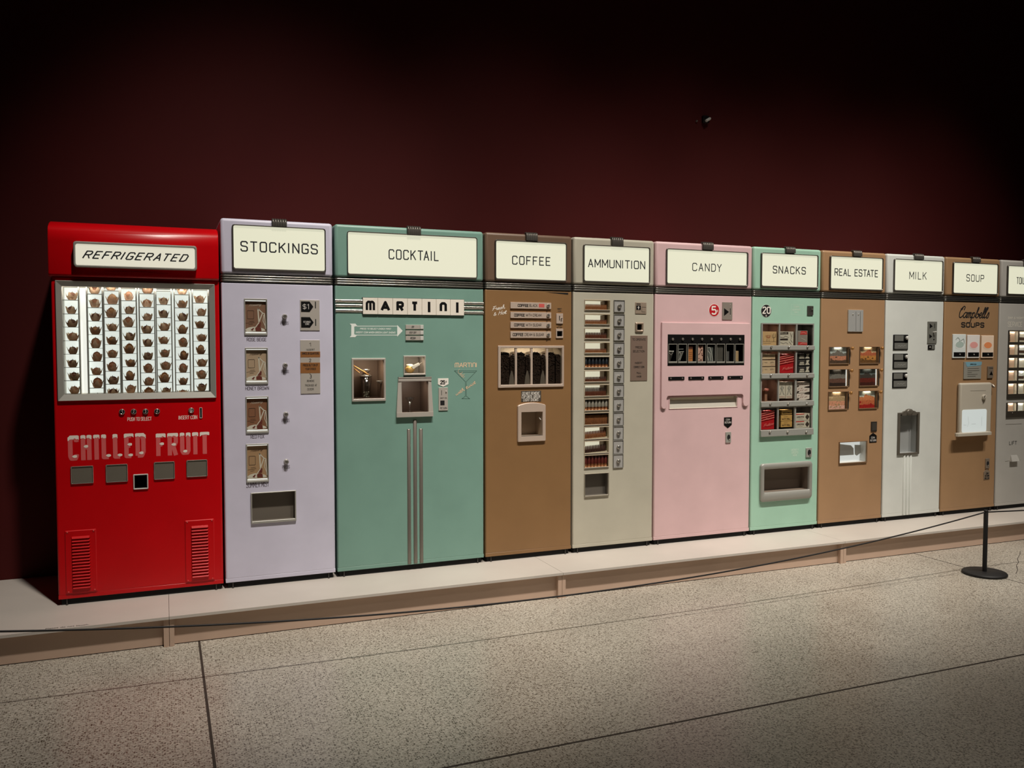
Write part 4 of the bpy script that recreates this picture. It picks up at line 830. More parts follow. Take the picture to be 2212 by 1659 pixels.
for i in range(4):
    rn = random.Random(i+40); xa = CH.p(divs[i]+(0 if i == 0 else 6), 1300)[0]+.001; xb = CH.p(divs[i+1]-(0 if i == 3 else 6), 1300)[0]-.001
    xs = xa+(xb-xa)*(.66 if i < 3 else .58); top = ri[3]-.030-.006*(i == 0); mb = MB(); N = 12
    def hz(u): return top + .006*math.sin(u*3.1) + (.010*u if i == 0 else 0) - (0 if u < .9 else .004)
    for (a, b_, dz) in ((xa, xs, 0), (xs+(xb-xs)*.22, xb, -.012)):
        tp = [(a+(b_-a)*k/N, .014, hz(k/N)+dz) for k in range(N+1)]; tb = [(x, .10, z+.004) for x, y, z in tp]; bt = [(x, .012, ri[2]+.001) for x, y, z in tp]
        mb.loft([bt, tp, tb], False, False, closed=False); mb.box(a, b_, .016, .1, ri[2]+.001, min(p_[2] for p_ in tp)-.002)
        for k in range(int(150*(b_-a)/(xb-xa))):
            u = rn.random(); x = a+(b_-a)*u; zc = ri[2]+.004+(hz(u)+dz-ri[2]-.002)*rn.random()**.8; s1, s2, an = rn.uniform(.003, .0042), rn.uniform(.002, .003), rn.random()*3.14
            n6 = 7; lp = []
            for rr_, yy in ((1., .0125), (.85, .0105), (.4, .009)):
                lp.append([(min(max(x+rr_*(s1*math.cos(t)*math.cos(an)-s2*math.sin(t)*math.sin(an)), a), b_), yy, zc+rr_*(s1*math.cos(t)*math.sin(an)+s2*math.sin(t)*math.cos(an))) for t in [2*math.pi*j/n6 for j in range(n6)]])
            mb.loft(lp, False, True, True)
    o = mb.build('coffee_beans', BEAN); tag(o, 'dark roasted coffee beans heaped in the %s bay of the coffee window from the left' % ORD[i+1], 'coffee beans', 'beans behind the coffee window', 'stuff')
    c = (xs+xb)/2-.002; zt = ri[2]+(ri[3]-ri[2])*(.38 if i != 3 else .3)
    if i < 3: MB().loft([[(c+rr_*math.cos(t), .007-.003*max(0, math.sin(t)), z) for t in [math.pi*j/8 for j in range(9)]] for rr_, z in ((.018, ri[2]+.001), (.012, ri[2]+(zt-ri[2])*.6), (.0025, zt))], False, False, True, closed=False).build('chute_cone', mat('grey_chute', (104, 94, 84), .35), f)
r = CI.r(386, 105, 569, 200); p = plate(m.root, 'notice_plate', r, mat('dark_notice', (76, 70, 62), .5), -.0015, .001, .0008, .0003)
for t, rl in zip(('DO NOT REMOVE', 'CUP UNTIL GREEN', 'LIGHT SHOWS'), ((393, 114, 556, 138), (389, 144, 560, 168), (404, 174, 544, 197))): caps(p, 'lettering', t, CI.r(*rl), WHITE, -.0022, .0017, slant=.25, gap=1.5)
r = CI.r(350, 214, 605, 561); ri = CI.r(381, 298, 577, 512)
m.recess(inset(ri, -.001), .09, mat('cup_bay_inside', (176, 158, 138), .45), 'cup_bay')
n = 13; xc = (r[0]+r[1])/2
def arch(rc, y, rise, cr):
    x0, x1, z0, z1 = rc; pts = [(x0, y, z0+cr), (x0+cr*.3, y, z0+cr*.3), (x0+cr, y, z0), (x1-cr, y, z0), (x1-cr*.3, y, z0+cr*.3), (x1, y, z0+cr), (x1, y, z1-rise*1.4), (x1-.004, y, z1-rise*1.02)]
    for k in range(n-2): u = k/(n-3); pts.append((x1-.008-(x1-x0-.016)*u, y, z1-rise*.85*(2*u-1)**2))
    return pts + [(x0+.004, y, z1-rise*1.02), (x0, y, z1-rise*1.4)]
ou = arch(r, 0.001, .014, .005); ou2 = arch(r, -.010, .014, .005); ou3 = arch(inset(r, .003), -.013, .013, .005); nn = len(ou)
inn = [(min(max(x, ri[0]), ri[1]), 0, min(max(z, ri[2]), ri[3])) for x, y, z in ou3]
MB().loft([ou, ou2, ou3, [(x, -.012, z) for x, y, z in inn], [(x, .003, z) for x, y, z in inn]], False, False).build('cup_bay_frame', BAR, m.root)
MB().box(ri[0], ri[1], -.011, .004, ri[2]-.001, ri[2]+.003).build('cup_ledge', CHROME, m.root)
p1 = CI.p(550, 345, .01); p2 = CI.p(572, 370, .0); MB().tube([(p1[0], .012, p1[1]), (p2[0]-.002, .004, p2[1])], .0022, 8).build('nozzle', PLASTICWHITE, m.root)
q = [CH.p(x, y) for x, y in ((640, 632), (862, 640), (862, 657))]; MB().flat(q, -.0009).build('door_gap', VOID, m.root)
m.finish()

# ================================================================== 5  AMMUNITION
PUTTY = paint('putty_enamel', (187, 182, 165)); m = Machine('putty coloured ammunition vending machine with twelve narrow cartridge windows', XS[4], XS[5], PUTTY, .005)
m.header(CJ.r(154, 128, 816, 528), CJ.r(166, 139, 807, 511), 'AMMUNITION', CJ.r(202, 271, 771, 380), CJ.r(433, 65, 548, 152), .0062); m.band()
wa, wb = CJ.r(172, 677, 427, 794), CK.r(168, 660, 414, 784); ba, bb = CJ.r(463, 682, 570, 806), CK.r(456, 652, 556, 783)
def round_mesh(name, prof, split, mats, n=10):
    mb = MB(); k = [i for i, p in enumerate(prof) if p[1] >= split][0]
    mb.lathe(prof[:k+1], n, 0, 0, 0, True, False); mb.m = 1; mb.lathe(prof[k:], n, 0, 0, 0, False, True)
    o = mb.build(name, mats, None, (0, 0, 0)); me = o.data; bpy.data.objects.remove(o); return me
BRASS = mat('cartridge_brass', (176, 116, 76), .4, metal=.3); COPPER = mat('bullet_copper', (128, 72, 52), .42, metal=.25); DARKLEAD = mat('bullet_dark', (84, 52, 44), .45, metal=.2)
HULLS = {'navy': mat('shell_navy', (34, 38, 46), .4), 'grey': mat('shell_grey', (150, 142, 130), .35), 'maroon': mat('shell_maroon', (96, 34, 26), .4)}
def rifle(r, h, hb, mats): return round_mesh('cartridge', [(r*.98, 0), (r*.98, .0015), (r*.88, .002), (r*.95, .0025), (r*.95, hb*.9), (r*.86, hb), (r*.86, hb+.0002), (r*.8, hb+(h-hb)*.6), (r*.5, h)], hb+.0001, mats)
def shell(r, h, key): return round_mesh('cartridge', [(r, 0), (r, .0015), (r*.92, .002), (r*.92, h*.3), (r*.95, h*.3+.0001), (r*.95, h*.985), (r*.8, h)], h*.3+.00005, [BRASS, HULLS[key]])
W, H = wa[1]-wa[0], wa[3]-wa[2]
spec = [(17, 'r', .60, .60, BRASS, BRASS), (19, 'r', .46, .6, BRASS, COPPER), (14, 'r', .62, .6, COPPER, DARKLEAD), (17, 'r', .42, .6, BRASS, COPPER), (7, 'navy', .97), (15, 'r', .45, .5, COPPER, DARKLEAD),
        (18, 'r', .80, .52, COPPER, DARKLEAD), (7, 'grey', .95), (18, 'r', .86, .72, BRASS, BRASS), (14, 'r', .62, .6, BRASS, COPPER), (14, 'r', .60, .5, DARKLEAD, DARKLEAD), (7, 'maroon', .95)]
words = ['brassy', 'short copper-tipped', 'dark brown', 'low copper-tipped', 'navy shotgun', 'small dark-tipped', 'tall dark-tipped', 'grey shotgun', 'tall bright brass', 'copper-tipped brass', 'dark lead', 'maroon shotgun']
for i in range(12):
    r = lerp_rect(wa, wb, i/11); ri = (r[0]+.004, r[1]-.004, r[2]+.008, r[3]-.005); hh = ri[3]-ri[2]; sp_ = spec[i]; dark = sp_[1] in HULLS or i == 8
    f = m.window(r, ri, .085, mat('putty_frame', (176, 162, 138), .45), mat('cream_inside', (208, 196, 172), .5) if not dark else mat('dim_inside', (60, 52, 46), .6), 'cartridge_window', -.005, None if dark else LITCREAM, True, .001, .0008)
    MB().box(ri[0], ri[1], -.0055, .003, r[2]+.0015, r[2]+.0062).build('window_lip', CHROME, f)
    if not dark: MB().box(ri[1]-.016, ri[1]-.001, .030, .083, ri[2]+.0006, ri[3]-.0006).build('end_stop', mat('brown_card', (120, 96, 76), .6), f)
    n = sp_[0]; wid = (ri[1]-ri[0]) - (.012 if not dark else .001); rad = wid/n/2*.97; h = hh*sp_[2]
    me = shell(rad, h, sp_[1]) if sp_[1] in HULLS else rifle(rad, h, h*sp_[3], [sp_[4], sp_[5]])
    for k in range(n):
        o = bpy.data.objects.new('cartridge', me); COL.objects.link(o)
        o.location = (ri[0]+.0006+rad+k*2*rad/.97, .013, ri[2]+.0006 + (hh*.12*k/n if i in (9, 10) else 0))
        tag(o, '%s cartridge, %s from the left in the %s ammunition window from the top' % (words[i], ORD[k+1], ORD[i+1]), 'cartridge', 'cartridges in the ammunition windows')
    if i in (9, 10):
        MB().poly([(ri[0]+.0005, ri[2]+.0002), (ri[1]-.0005, ri[2]+.0002), (ri[1]-.0005, ri[2]+hh*.115), (ri[0]+.0005, ri[2]+.0005)], .008, .03).build('sloping_shelf', MATS['cream_inside'], f)
    q = lerp_rect(ba, bb, i/11); o = MB().frame(q, inset(q, .0035), -.007, 0, -.002, .001, .001, .001).build('button_frame', GREYMETAL, m.root)
    p = plate(o, 'button_plate', inset(q, .0036), mat('pale_steel_plate', (196, 194, 190), .4, metal=.4), -.0035, 0, .001); cx, cz = (q[0]+q[1])/2, (q[2]+q[3])/2
    MB().turned(cx, cz, [(.008, -.003), (.008, -.006), (.0125, -.007), (.0125, -.013), (.009, -.016)], 18).build('push_button', CHROME, p)
TAUPE = mat('taupe_plate', (170, 152, 134), .4, metal=.3)
r = CJ.r(678, 706, 787, 821); p = plate(m.root, 'coin_plate', r, TAUPE, -.004, .001, .001); plate(p, 'coin_slot', CJ.r(687, 718, 729, 727), VOID, -.0045, -.003, .0004, .0001)
o = plate(p, 'arrow_tag', CJ.r(686, 736, 729, 781), BLACK, -.005, -.003, .0005, .0001); q = CJ.r(695, 742, 720, 775); c = (q[0]+q[1])/2; w4 = (q[1]-q[0])/4
MB().flat([(c-w4*.7, q[2]), (c+w4*.7, q[2]), (c+w4*.7, (q[2]+q[3])/2), (q[1], (q[2]+q[3])/2), (c, q[3]), (q[0], (q[2]+q[3])/2), (c-w4*.7, (q[2]+q[3])/2)], -.0055).build('printed_arrow', SILVER, o)
strokes(MB(), [[CJ.p(740, 752), CJ.p(783, 755)], [CJ.p(740, 800), CJ.p(775, 802)], [CJ.p(741, 755), CJ.p(741, 800)]], .0012, -.0046).build('printed_lines', INK, p)
r = CJ.r(677, 906, 757, 1000); m.window(r, inset(r, .012, .011), .05, TAUPE, VOID, 'coin_return', -.011, None, False, .004, .004, .005)
r = CJ.r(631, 1037, 796, 1484); p = plate(m.root, 'instruction_plate', r, mat('bronze_plate', (150, 128, 114), .35, metal=.35), -.0035, .001, .001)
for t, q in (('TO OPERATE', (646, 1065, 780, 1087)), ('PRESS', (677, 1143, 745, 1164)), ('SELECTION', (652, 1182, 768, 1203)), ('INSERT', (672, 1300, 746, 1318)), ('CORRECT COIN', (660, 1340, 765, 1358)), ('PULL', (690, 1400, 735, 1416)), ('KNOB', (690, 1436, 735, 1452))):
    caps(p, 'lettering', t, CJ.r(*q), INK, -.0042, .0013, gap=1.6)
r = CK.r(170, 845, 412, 1064); m.window(r, (r[0]+.004, r[1]-.007, r[2]+.010, r[3]-.004), .035, mat('putty_steel', (176, 168, 152), .35, metal=.6), mat('grey_bay', (120, 114, 106), .35, metal=.4), 'delivery_opening', -.008, None, False, .001, .001)
m.finish()

# ================================================================== 6  CANDY
ROSE = paint('pink_enamel', (217, 183, 184)); m = Machine('pale pink candy vending machine with eight small bar windows', XS[5], XS[6], ROSE, .004)
m.header(CL.r(154, 126, 987, 523), CL.r(165, 136, 975, 507), 'CANDY', CL.r(422, 274, 721, 370), CL.r(525, 68, 632, 147), .0056); m.band()
x, z = CL.p(652, 759); q = CL.r(597, 692, 707, 825)
p = MB().turned(x, z, [((q[3]-q[2])/2, .001), ((q[3]-q[2])/2, -.001)], 36).build('price_disc', WHITE, m.root); rd = (q[3]-q[2])/2
o = MB().turned(x, z, [(rd*.94, 0), (rd*.94, -.0016)], 36).build('red_disc', mat('red_print', (190, 22, 36), .5), p)
caps(o, 'lettering', '5', CL.r(622, 715, 675, 805), WHITE, -.0024, .0088, gap=1, ends=0); caps(o, 'lettering', 'c', CL.r(680, 748, 694, 782), WHITE, -.0024, .0018)
r = CL.r(734, 676, 835, 858); p = plate(m.root, 'coin_plate', r, mat('warm_steel', (158, 148, 138), .4, metal=.3), -.004, .001, .001)
MB().flat([CL.p(750, 738), CL.p(800, 776), CL.p(750, 818)], -.0046).build('printed_arrow', BLACK, p); plate(p, 'coin_slot', CL.r(811, 740, 816, 806), VOID, -.0045, -.003, .0003, .0001)
for yy in (703, 812): MB().turned(*CL.p(813, yy), [(.003, -.003), (.002, -.0055)], 8).build('screw', SILVER, p)
up = CL.r(108, 884, 1002, 1660); lm = CM.r(105, 45, 1022, 210); notch = CM.r(162, 66, 964, 180)
bw = CL.r(164, 1005, 947, 1321); PF = -.013
px0, px1, pz1 = (up[0]+lm[0])/2, (up[1]+lm[1])/2, up[3]; nz = CM.p(560, 62)[1]; lugz = CM.p(560, 196)[1]; nx0, nx1 = notch[0], notch[1]
wx = [(170, 258), (269, 357), (369, 455), (467, 552), (564, 649), (661, 745), (758, 841), (852, 938)]
pan = MB(); pan.holed((px0+.002, px1-.002, nz, pz1-.002), PF, [inset(bw, .001)])
bw_i = inset(bw, .001); pan.open_box(bw_i, PF, .002, True)
rr_ = .014; lw0 = nx0-px0; lw1 = px1-nx1
def lug(x0, x1):
    pan.holed((x0+.002, x1-.002, lugz+(x1-x0)/2, nz), PF, []); c, h = (x0+x1)/2, (x1-x0)/2; zc = lugz+h
    A = [math.pi+math.pi*k/10 for k in range(11)]; pan.flat([(c+(h-.002)*math.cos(t), zc+(h-.002)*math.sin(t)) for t in A], PF)
    pan.loft([[(c+h*math.cos(t), .001, zc+h*math.sin(t)) for t in A], [(c+h*math.cos(t), PF+.002, zc+h*math.sin(t)) for t in A], [(c+(h-.002)*math.cos(t), PF, zc+(h-.002)*math.sin(t)) for t in A]], False, False, True, closed=False)
    for s_, e in ((x0, .002), (x1, -.002)): pan.loft([[(s_, .001, zc), (s_, .001, pz1 if (s_ in (px0, px1)) else nz-rr_)], [(s_, PF+.002, zc), (s_, PF+.002, pz1 if (s_ in (px0, px1)) else nz-rr_)], [(s_+e, PF, zc), (s_+e, PF, (pz1-.002) if (s_ in (px0, px1)) else nz-rr_)]], False, False, closed=False)
lug(px0, nx0); lug(nx1, px1)
nt_ = [(nx0, nz-rr_)] + [(nx0+rr_-rr_*math.cos(t), nz-rr_+rr_*math.sin(t)) for t in [math.pi/2*k/6 for k in range(7)]] + [(nx1-rr_+rr_*math.sin(t), nz-rr_+rr_*math.cos(t)) for t in [math.pi/2*k/6 for k in range(7)]] + [(nx1, nz-rr_)]
pan.loft([[(x, .001, z) for x, z in nt_], [(x, PF+.001, z) for x, z in nt_]], False, False, True, closed=False)
for xa, s_ in ((nx0-.003, 1), (nx1+.003, -1)): pan.flat([(xa, nz)] + [(nx0+rr_-rr_*math.cos(t) if s_ > 0 else nx1-rr_+rr_*math.cos(t), nz-rr_+rr_*math.sin(t)) for t in [math.pi/2*k/6 for k in range(7)]][::-1] + [(xa, nz-rr_)], PF+.0002)
pan.loft([[(px0, .001, pz1), (px1, .001, pz1)], [(px0+.001, PF+.002, pz1), (px1-.001, PF+.002, pz1)], [(px0+.002, PF, pz1-.002), (px1-.002, PF, pz1-.002)]], False, False, closed=False)
rp = pan.build('raised_panel', ROSE, m.root)
hl = []; WF = mat('candy_frame', (150, 148, 138), .45, metal=.3)
for xa, xb in wx: r = CL.r(xa, 1104, xb, 1300); hl.append((r[0]+.0035, r[1]-.0035, r[2]+.0105, r[3]-.0035))
bk = MB().holed(bw_i, PF-.0012, hl).loft([MB().rr(bw_i, .0005, PF+.002), MB().rr(bw_i, .0005, PF-.0012)], False, False).build('black_window_panel', BLACK, m.root); m.holes.append(inset(bw, .004))
CB_ = [('dark triangular-topped', (52, 48, 44), 'wedge'), ('dark and white slanted', (66, 64, 60), 'wedge2'), ('orange brown', (196, 128, 76), 'rows'), ('pink and white mottled', (214, 170, 152), 'mottle'), ('grey lettered', (96, 98, 94), 'diag'), ('plain charcoal grey', (86, 82, 76), 'plain'), ('short dark grey', (80, 78, 76), 'short'), ('short tan', (186, 156, 118), 'short2')]
for i, (xa, xb) in enumerate(wx):
    r = CL.r(xa, 1104, xb, 1300); f = MB().frame(r, hl[i], PF-.006, PF, PF+.001, .001, .001, .0012).build('bar_window_frame', WF, bk)
    MB().open_box(hl[i], PF+.001, .06).build('bar_compartment', mat('black_inside', (26, 21, 20), .6), f); pane(f, inset(hl[i], .0002), PF+.0005)
    x, z = CL.p((213, 315, 415, 512, 609, 706, 803, 898)[i], 1056); MB().turned(x, z, [(.006, PF), (.006, PF-.004), (.0076, PF-.005), (.0076, PF-.009), (.0055, PF-.011)], 16).build('push_button', CHROME, bk)
    nm, c, kind = CB_[i]; h = hl[i]; w, hh = h[1]-h[0], h[3]-h[2]
    u0, u1, v1 = {'wedge': (.02, .72, .62), 'wedge2': (.02, .78, .60), 'rows': (.05, .68, .93), 'mottle': (.03, .78, .94), 'diag': (.05, .86, .86), 'plain': (.04, .92, .97), 'short': (.12, .5, .60), 'short2': (.12, .5, .62)}[kind]
    a, b_, zt = h[0]+u0*w, h[0]+u1*w, h[2]+v1*hh; CYY = PF+.005
    o = thing('candy_bar', ((a+b_)/2, CYY+.004, h[2]), '%s candy bar in the %s candy window from the left' % (nm, ORD[i+1]), 'candy bar', 'candy bars')
    cm = mat('wrapper_%d' % i, c, .4, mottle=.1, mscale=80)
    if kind.startswith('wedge'): MB().poly([(a, h[2]+.0004), (a+(b_-a)*.35, h[2]+.0004), (b_, zt-.004), (b_, zt), (a, zt)], CYY, CYY+.01).build('wrapper', cm, o)
    else: MB().plate((a, b_, h[2]+.0004, zt), CYY, CYY+.012, .002, .001).build('wrapper', cm, o)
    Q = lambda u, v: (a+u*(b_-a), h[2]+.0004+v*(zt-h[2]-.0004)); rn = random.Random(i); pr_ = MB(); pm = WHITE
    if kind == 'wedge': pr_.flat([Q(0, 1.0), Q(.3, 1.03), Q(.6, 1.0), Q(1, 1.02), Q(1, .93), Q(.5, .95), Q(0, .94)], CYY-.0006); strokes(pr_, [[Q(.1, .85), Q(.5, .62), Q(.85, .86)]], .001, CYY-.0006)
    elif kind == 'wedge2':
        strokes(pr_, [[Q(0, 1.2), Q(.9, 1.22)], [Q(.02, .97), Q(.98, .98)], [Q(.12, .8), Q(.3, .9), Q(.45, .8), Q(.3, .35), Q(.12, .1)], [Q(.75, .9), Q(.35, .1)]], .0017, CYY-.0006)
    elif kind == 'rows':
        pm = mat('brown_print', (96, 52, 34), .6); pr_.flat([Q(0, .78), Q(1, .78), Q(1, 1), Q(0, 1)], CYY-.0005); strokes(pr_, [[Q(.15, v), Q(.85, v+.01)] for v in (.2, .32, .44, .56)], .0012, CYY-.0006)
    elif kind == 'mottle':
        pm = mat('red_brown_print', (84, 34, 30), .6)
        for k in range(16): cx, cz = rn.random(), rn.random()*.8; pr_.flat([Q(cx+.13*math.cos(t), cz+.035*math.sin(t+.6)) for t in [2*math.pi*j/6 for j in range(6)]], CYY-.0006)
        pr_.flat([Q(.2, .97), Q(.8, .97), Q(.55, .8), Q(.4, .84)], CYY-.0007)
    elif kind == 'diag': strokes(pr_, [[Q(.02, .95), Q(.5, .96), Q(.9, .2), Q(.95, .02)], [Q(.1, .75), Q(.5, .55), Q(.62, .05)], [Q(.05, .4), Q(.25, .05)]], .0022, CYY-.0006)
    elif kind == 'plain': pm = GREYMETAL; strokes(pr_, [[Q(.1, .9), Q(.9, .9)], [Q(.1, .12), Q(.9, .12)]], .0012, CYY-.0006)
    else: pm = SILVER if kind == 'short' else mat('tan_print', (120, 92, 62), .6); strokes(pr_, [[Q(.5, .1), Q(.5, .9)]], .0012, CYY-.0006)
    pr_.build('wrapper_print', pm, o)
for q in ((171, 1440, 334, 1473), (376, 1438, 536, 1470), (579, 1435, 736, 1466), (776, 1431, 931, 1463)):
    r = CL.r(*q); o = plate(rp, 'button_strip', r, BLACK, PF-.003, PF+.001, .003); zc = (r[2]+r[3])/2
    for fx in (.14, .86): MB().turned(r[0]+(r[1]-r[0])*fx, zc, [(.0048, PF-.002), (.0048, PF-.006), (.0035, PF-.0085)], 14).build('push_button', CHROME, o)
r = CM.r(196, 84, 918, 188); m.holes.append((r[0]+.006, r[1]-.006, r[2], r[3]-.006))
def traytop(y, d):
    x0, x1, z0, z1 = inset(r, d); c = .018; return [(x0, y, z0+.004), (x0+.004, y, z0), (x1-.004, y, z0), (x1, y, z0+.004), (x1, y, z1-c)] + [(x1-c+c*math.cos(t), y, z1-c+c*math.sin(t)) for t in [R(22.5*k) for k in range(1, 5)]] + [(x0+c-c*math.sin(t), y, z1-c+c*math.cos(t)) for t in [R(22.5*k) for k in range(1, 5)]] + [(x0, y, z1-c)]
MB().loft([traytop(.001, -.002), traytop(-.0025, -.002), traytop(-.003, 0), traytop(.002, 0.0005)], False, False).build('tray_rim', ROSE, m.root)
MB().loft([traytop(-.001, 0.0005), [(x, .004+.030*max(0, (z-r[2])/(r[3]-r[2])), z) for x, y, z in traytop(0, .003)]], False, True).build('delivery_tray', mat('polished_tray', (226, 220, 206), .3, metal=.45), m.root)
r = CM.r(775, 301, 855, 412); o = MB().poly(pent_down(r), -.002, .001).build('arrow_tag', BLACK, m.root)
caps(o, 'lettering', 'COIN', CM.r(792, 315, 836, 333), SILVER, -.0027, .0016, gap=1.5); caps(o, 'lettering', 'RETURN', CM.r(781, 345, 847, 363), SILVER, -.0027, .0016, gap=1.5)
def coin_cup(mach, r, metal=None, front=-.006):
    p = plate(mach.root, 'coin_return_plate', r, metal or ALU, front, .001, .003, .001); cx, cz = (r[0]+r[1])/2+(r[1]-r[0])*.03, (r[2]+r[3])/2; w = (r[1]-r[0])*.3
    MB().loft([MB().circ(cx, cz, w, front-.0003, 16, w*1.45), MB().circ(cx, cz, w*.9, front-.0005, 16, w*1.35)]).build('return_hole', VOID, p)
    MB().turned(cx+w*.35, cz-w*1.25, [(w*.42, front), (w*.42, front-.003), (w*.2, front-.004)], 10).build('return_lip', CHROME, p)
    return p
coin_cup(m, CM.r(790, 454, 844, 565))
m.finish()

# ================================================================== 7  SNACKS
MINT = paint('mint_green_enamel', (161, 201, 179)); m = Machine('mint green snacks vending machine with twelve display windows', XS[6], XS[7], MINT, .004)
m.header(CN.r(189, 151, 914, 622), CN.r(203, 161, 905, 599), 'SNACKS', CN.r(342, 319, 763, 436), CN.r(503, 75, 622, 166), .0064); m.band()
x, z = CN.p(266, 898); q = CN.r(199, 814, 333, 983); rd = (q[3]-q[2])/2
p = MB().turned(x, z, [(rd, .001), (rd, -.001)], 36).build('price_disc', mat('mint_white_print', (206, 216, 202), .5), m.root); o = MB().turned(x, z, [(rd*.95, 0), (rd*.95, -.0016)], 36).build('black_disc', INK, p)
caps(o, 'lettering', '20', CN.r(217, 842, 320, 937), WHITE, -.0024, .0075, gap=1.6, ends=0); caps(o, 'lettering', 'c', CN.r(256, 942, 274, 972), WHITE, -.0024, .0018)
MPALE = mat('faded_mint_print', (196, 220, 200), .55)
strokes(MB(), [[CN.p(a, b_) for a, b_ in ((588, 815), (742, 822), (738, 955), (586, 945), (588, 815))]], .0015, -.0003).build('faded_outline', MPALE, m.root)
for t, q in (('COINS', (618, 835, 690, 858)), ('QUARTERS', (602, 872, 708, 895)), ('ONLY', (628, 905, 680, 925))): caps(m.root, 'faded_lettering', t, CN.r(*q), MPALE, w=.0022)
r = CN.r(790, 834, 863, 953); p = plate(m.root, 'coin_plate', r, DARKSTEEL, -.006, .001, .002); plate(p, 'coin_slot', CN.r(818, 858, 824, 918), VOID, -.0065, -.005, .0004, .0001); x, z = CN.p(846, 880); knob(p, 'coin_knob', x, z, .004, CHROME, .008, -.006)
SNF = mat('snack_frame_grey', (158, 157, 150), .42, metal=.25)
T0, B0 = CW.p(100, 48)[1], CW.p(400, 1604)[1]; xl = (CW.p(98, 200)[0]+CW.p(70, 1400)[0])/2-.003; xr = (CW.p(805, 200)[0]+CW.p(785, 1400)[0])/2
outer = (xl-.002, xr+.002, B0, T0)
sill_t = [CW.p(450, y)[1] for y in (358, 742, 1122, 1508)]; sill_b = [CW.p(450, y)[1] for y in (424, 812, 1198)]+[B0]
tops = [T0-.008]+[z-.007 for z in sill_b[:3]]
cx_ = [(102, 325), (342, 560), (580, 795)]
opens = []; fr = MB()
for k in range(4):
    for j in range(3):
        yy = (200, 600, 980, 1360)[k]; a = CW.p(cx_[j][0]-(k*7), yy)[0]; b_ = CW.p(cx_[j][1]-(k*7), yy)[0]; opens.append((a, b_, sill_t[k], tops[k]))
fr.holed(outer, -.008, opens)
for o_ in opens: fr.open_box(o_, -.008, .003, True)
fr.loft([fr.rr(outer, .004, .001), fr.rr(outer, .004, -.008)], False, False)
frame_o = fr.build('display_frame', SNF, m.root)
BROWNBACK = mat('snack_brown_back', (128, 92, 76), .6); DARKBACK = mat('snack_dark_back', (52, 46, 42), .6)
for k in range(4):
    s0 = (outer[0], outer[1], sill_b[k]+.001, sill_t[k]-.001)
    sl = MB().loft([[(x, y, z) for y, z in ((-.007, s0[3]), (-.009, s0[3]), (-.017, s0[3]-.003), (-.019, s0[2]+.003), (-.016, s0[2]), (-.007, s0[2]))] for x in (s0[0], s0[1])], True, True).build('row_sill', SNF, frame_o)
    for j in range(3):
        o_ = opens[k*3+j]; m.holes.append(inset(o_, -.0005)); MB().open_box(inset(o_, -.0004), 0, .10).build('snack_compartment', DARKBACK if j == 2 or k == 3 else BROWNBACK, frame_o); pane(frame_o, inset(o_, .0002), .001); m.lamp((o_[0]+o_[1])/2, o_[3]-.002, .05, .05, .03, .03)
        x, z = CW.p((202, 445, 702)[j]-k*6, (378, 766, 1160, 1545)[k]); MB().turned(x, z, [(.004, -.015), (.004, -.019), (.0072, -.021), (.0072, -.025), (.004, -.027)], 14).build('push_button', CHROME, sl)
TAN = mat('tan_card', (206, 170, 122), .55); TANPALE = mat('pale_tan_card', (208, 180, 146), .55); BONE = mat('bone_card', (206, 196, 178), .55); REDBAG = mat('red_bag', (186, 32, 38), .4); ROSEBAG = mat('rose_bag_stripes', (216, 116, 106), .45); GREYCARD = mat('grey_card', (150, 138, 128), .55); YEL = mat('yellow_tan_card', (204, 160, 92), .55)
PRD = mat('dark_print', (58, 46, 38), .6); PRR = mat('rust_print', (170, 74, 50), .6); PINKP = mat('salmon_print', (226, 142, 132), .5)
SN = .008
def snack(name, cat, label, q, row, col, m_, depth=.03, prints=(), floor=True, tilt=0):
    r = CW.r(*q, SN); o_ = opens[row*3+col]
    r = (max(r[0], o_[0]+.001), min(r[1], o_[1]-.001), (o_[2]+.0006) if floor is True else r[2], r[3])
    t = thing(name, ((r[0]+r[1])/2, SN+depth/2, r[2]), label, cat, 'snacks in the mint green machine')
    Q = lambda u, v: (r[0]+u*(r[1]-r[0]), r[2]+v*(r[3]-r[2]))
    if name == 'snack_bag':
        n = 10; lo = []
        for y, e in ((SN+.02, .0), (SN+.006, .0), (SN, .004)):
            pts = []
            for kx in range(n+1): pts.append((r[0]+(r[1]-r[0])*kx/n, y-(.004*math.sin(math.pi*kx/n) if y < SN+.01 else 0), r[2]+e*.5))
            for kx in range(n+1): pts.append((r[1]-(r[1]-r[0])*kx/n, y, r[3]-e-.0015*(kx % 2)))
            lo.append(pts)
        MB().loft(lo, True, True).build('bag', m_, t); yb = SN-.0055
    else: MB().plate(r, SN, SN+depth, .0006, .0005).build('box', m_, t); yb = SN-.0006
    for pm, kind, data, w in prints:
        if kind == 's': strokes(MB(), [[Q(u, v) for u, v in l] for l in data], w, yb, .4).build('printed_marks', pm, t)
        elif kind == 'f':
            mb = MB()
            for l in data: mb.flat([Q(u, v) for u, v in l], yb+(.0002 if w else 0))
            mb.build('printed_panel', pm, t)
        elif kind == 't': a, b_ = Q(data[1], data[2]), Q(data[3], data[4]); caps(t, 'printed_lettering', data[0], (a[0], b_[0], a[1], b_[1]), pm, yb-.0002, w, gap=1.2)
        elif kind == 'w': script(t, 'printed_lettering', data[0], Q(data[1], data[2]), Q(data[3], data[4]), data[5], pm, w, yb-.0003, .2)
    return t
cactus = [[(.80, .28), (.80, .86)], [(.70, .78), (.70, .58), (.80, .52)], [(.92, .84), (.92, .60), (.80, .56)]]
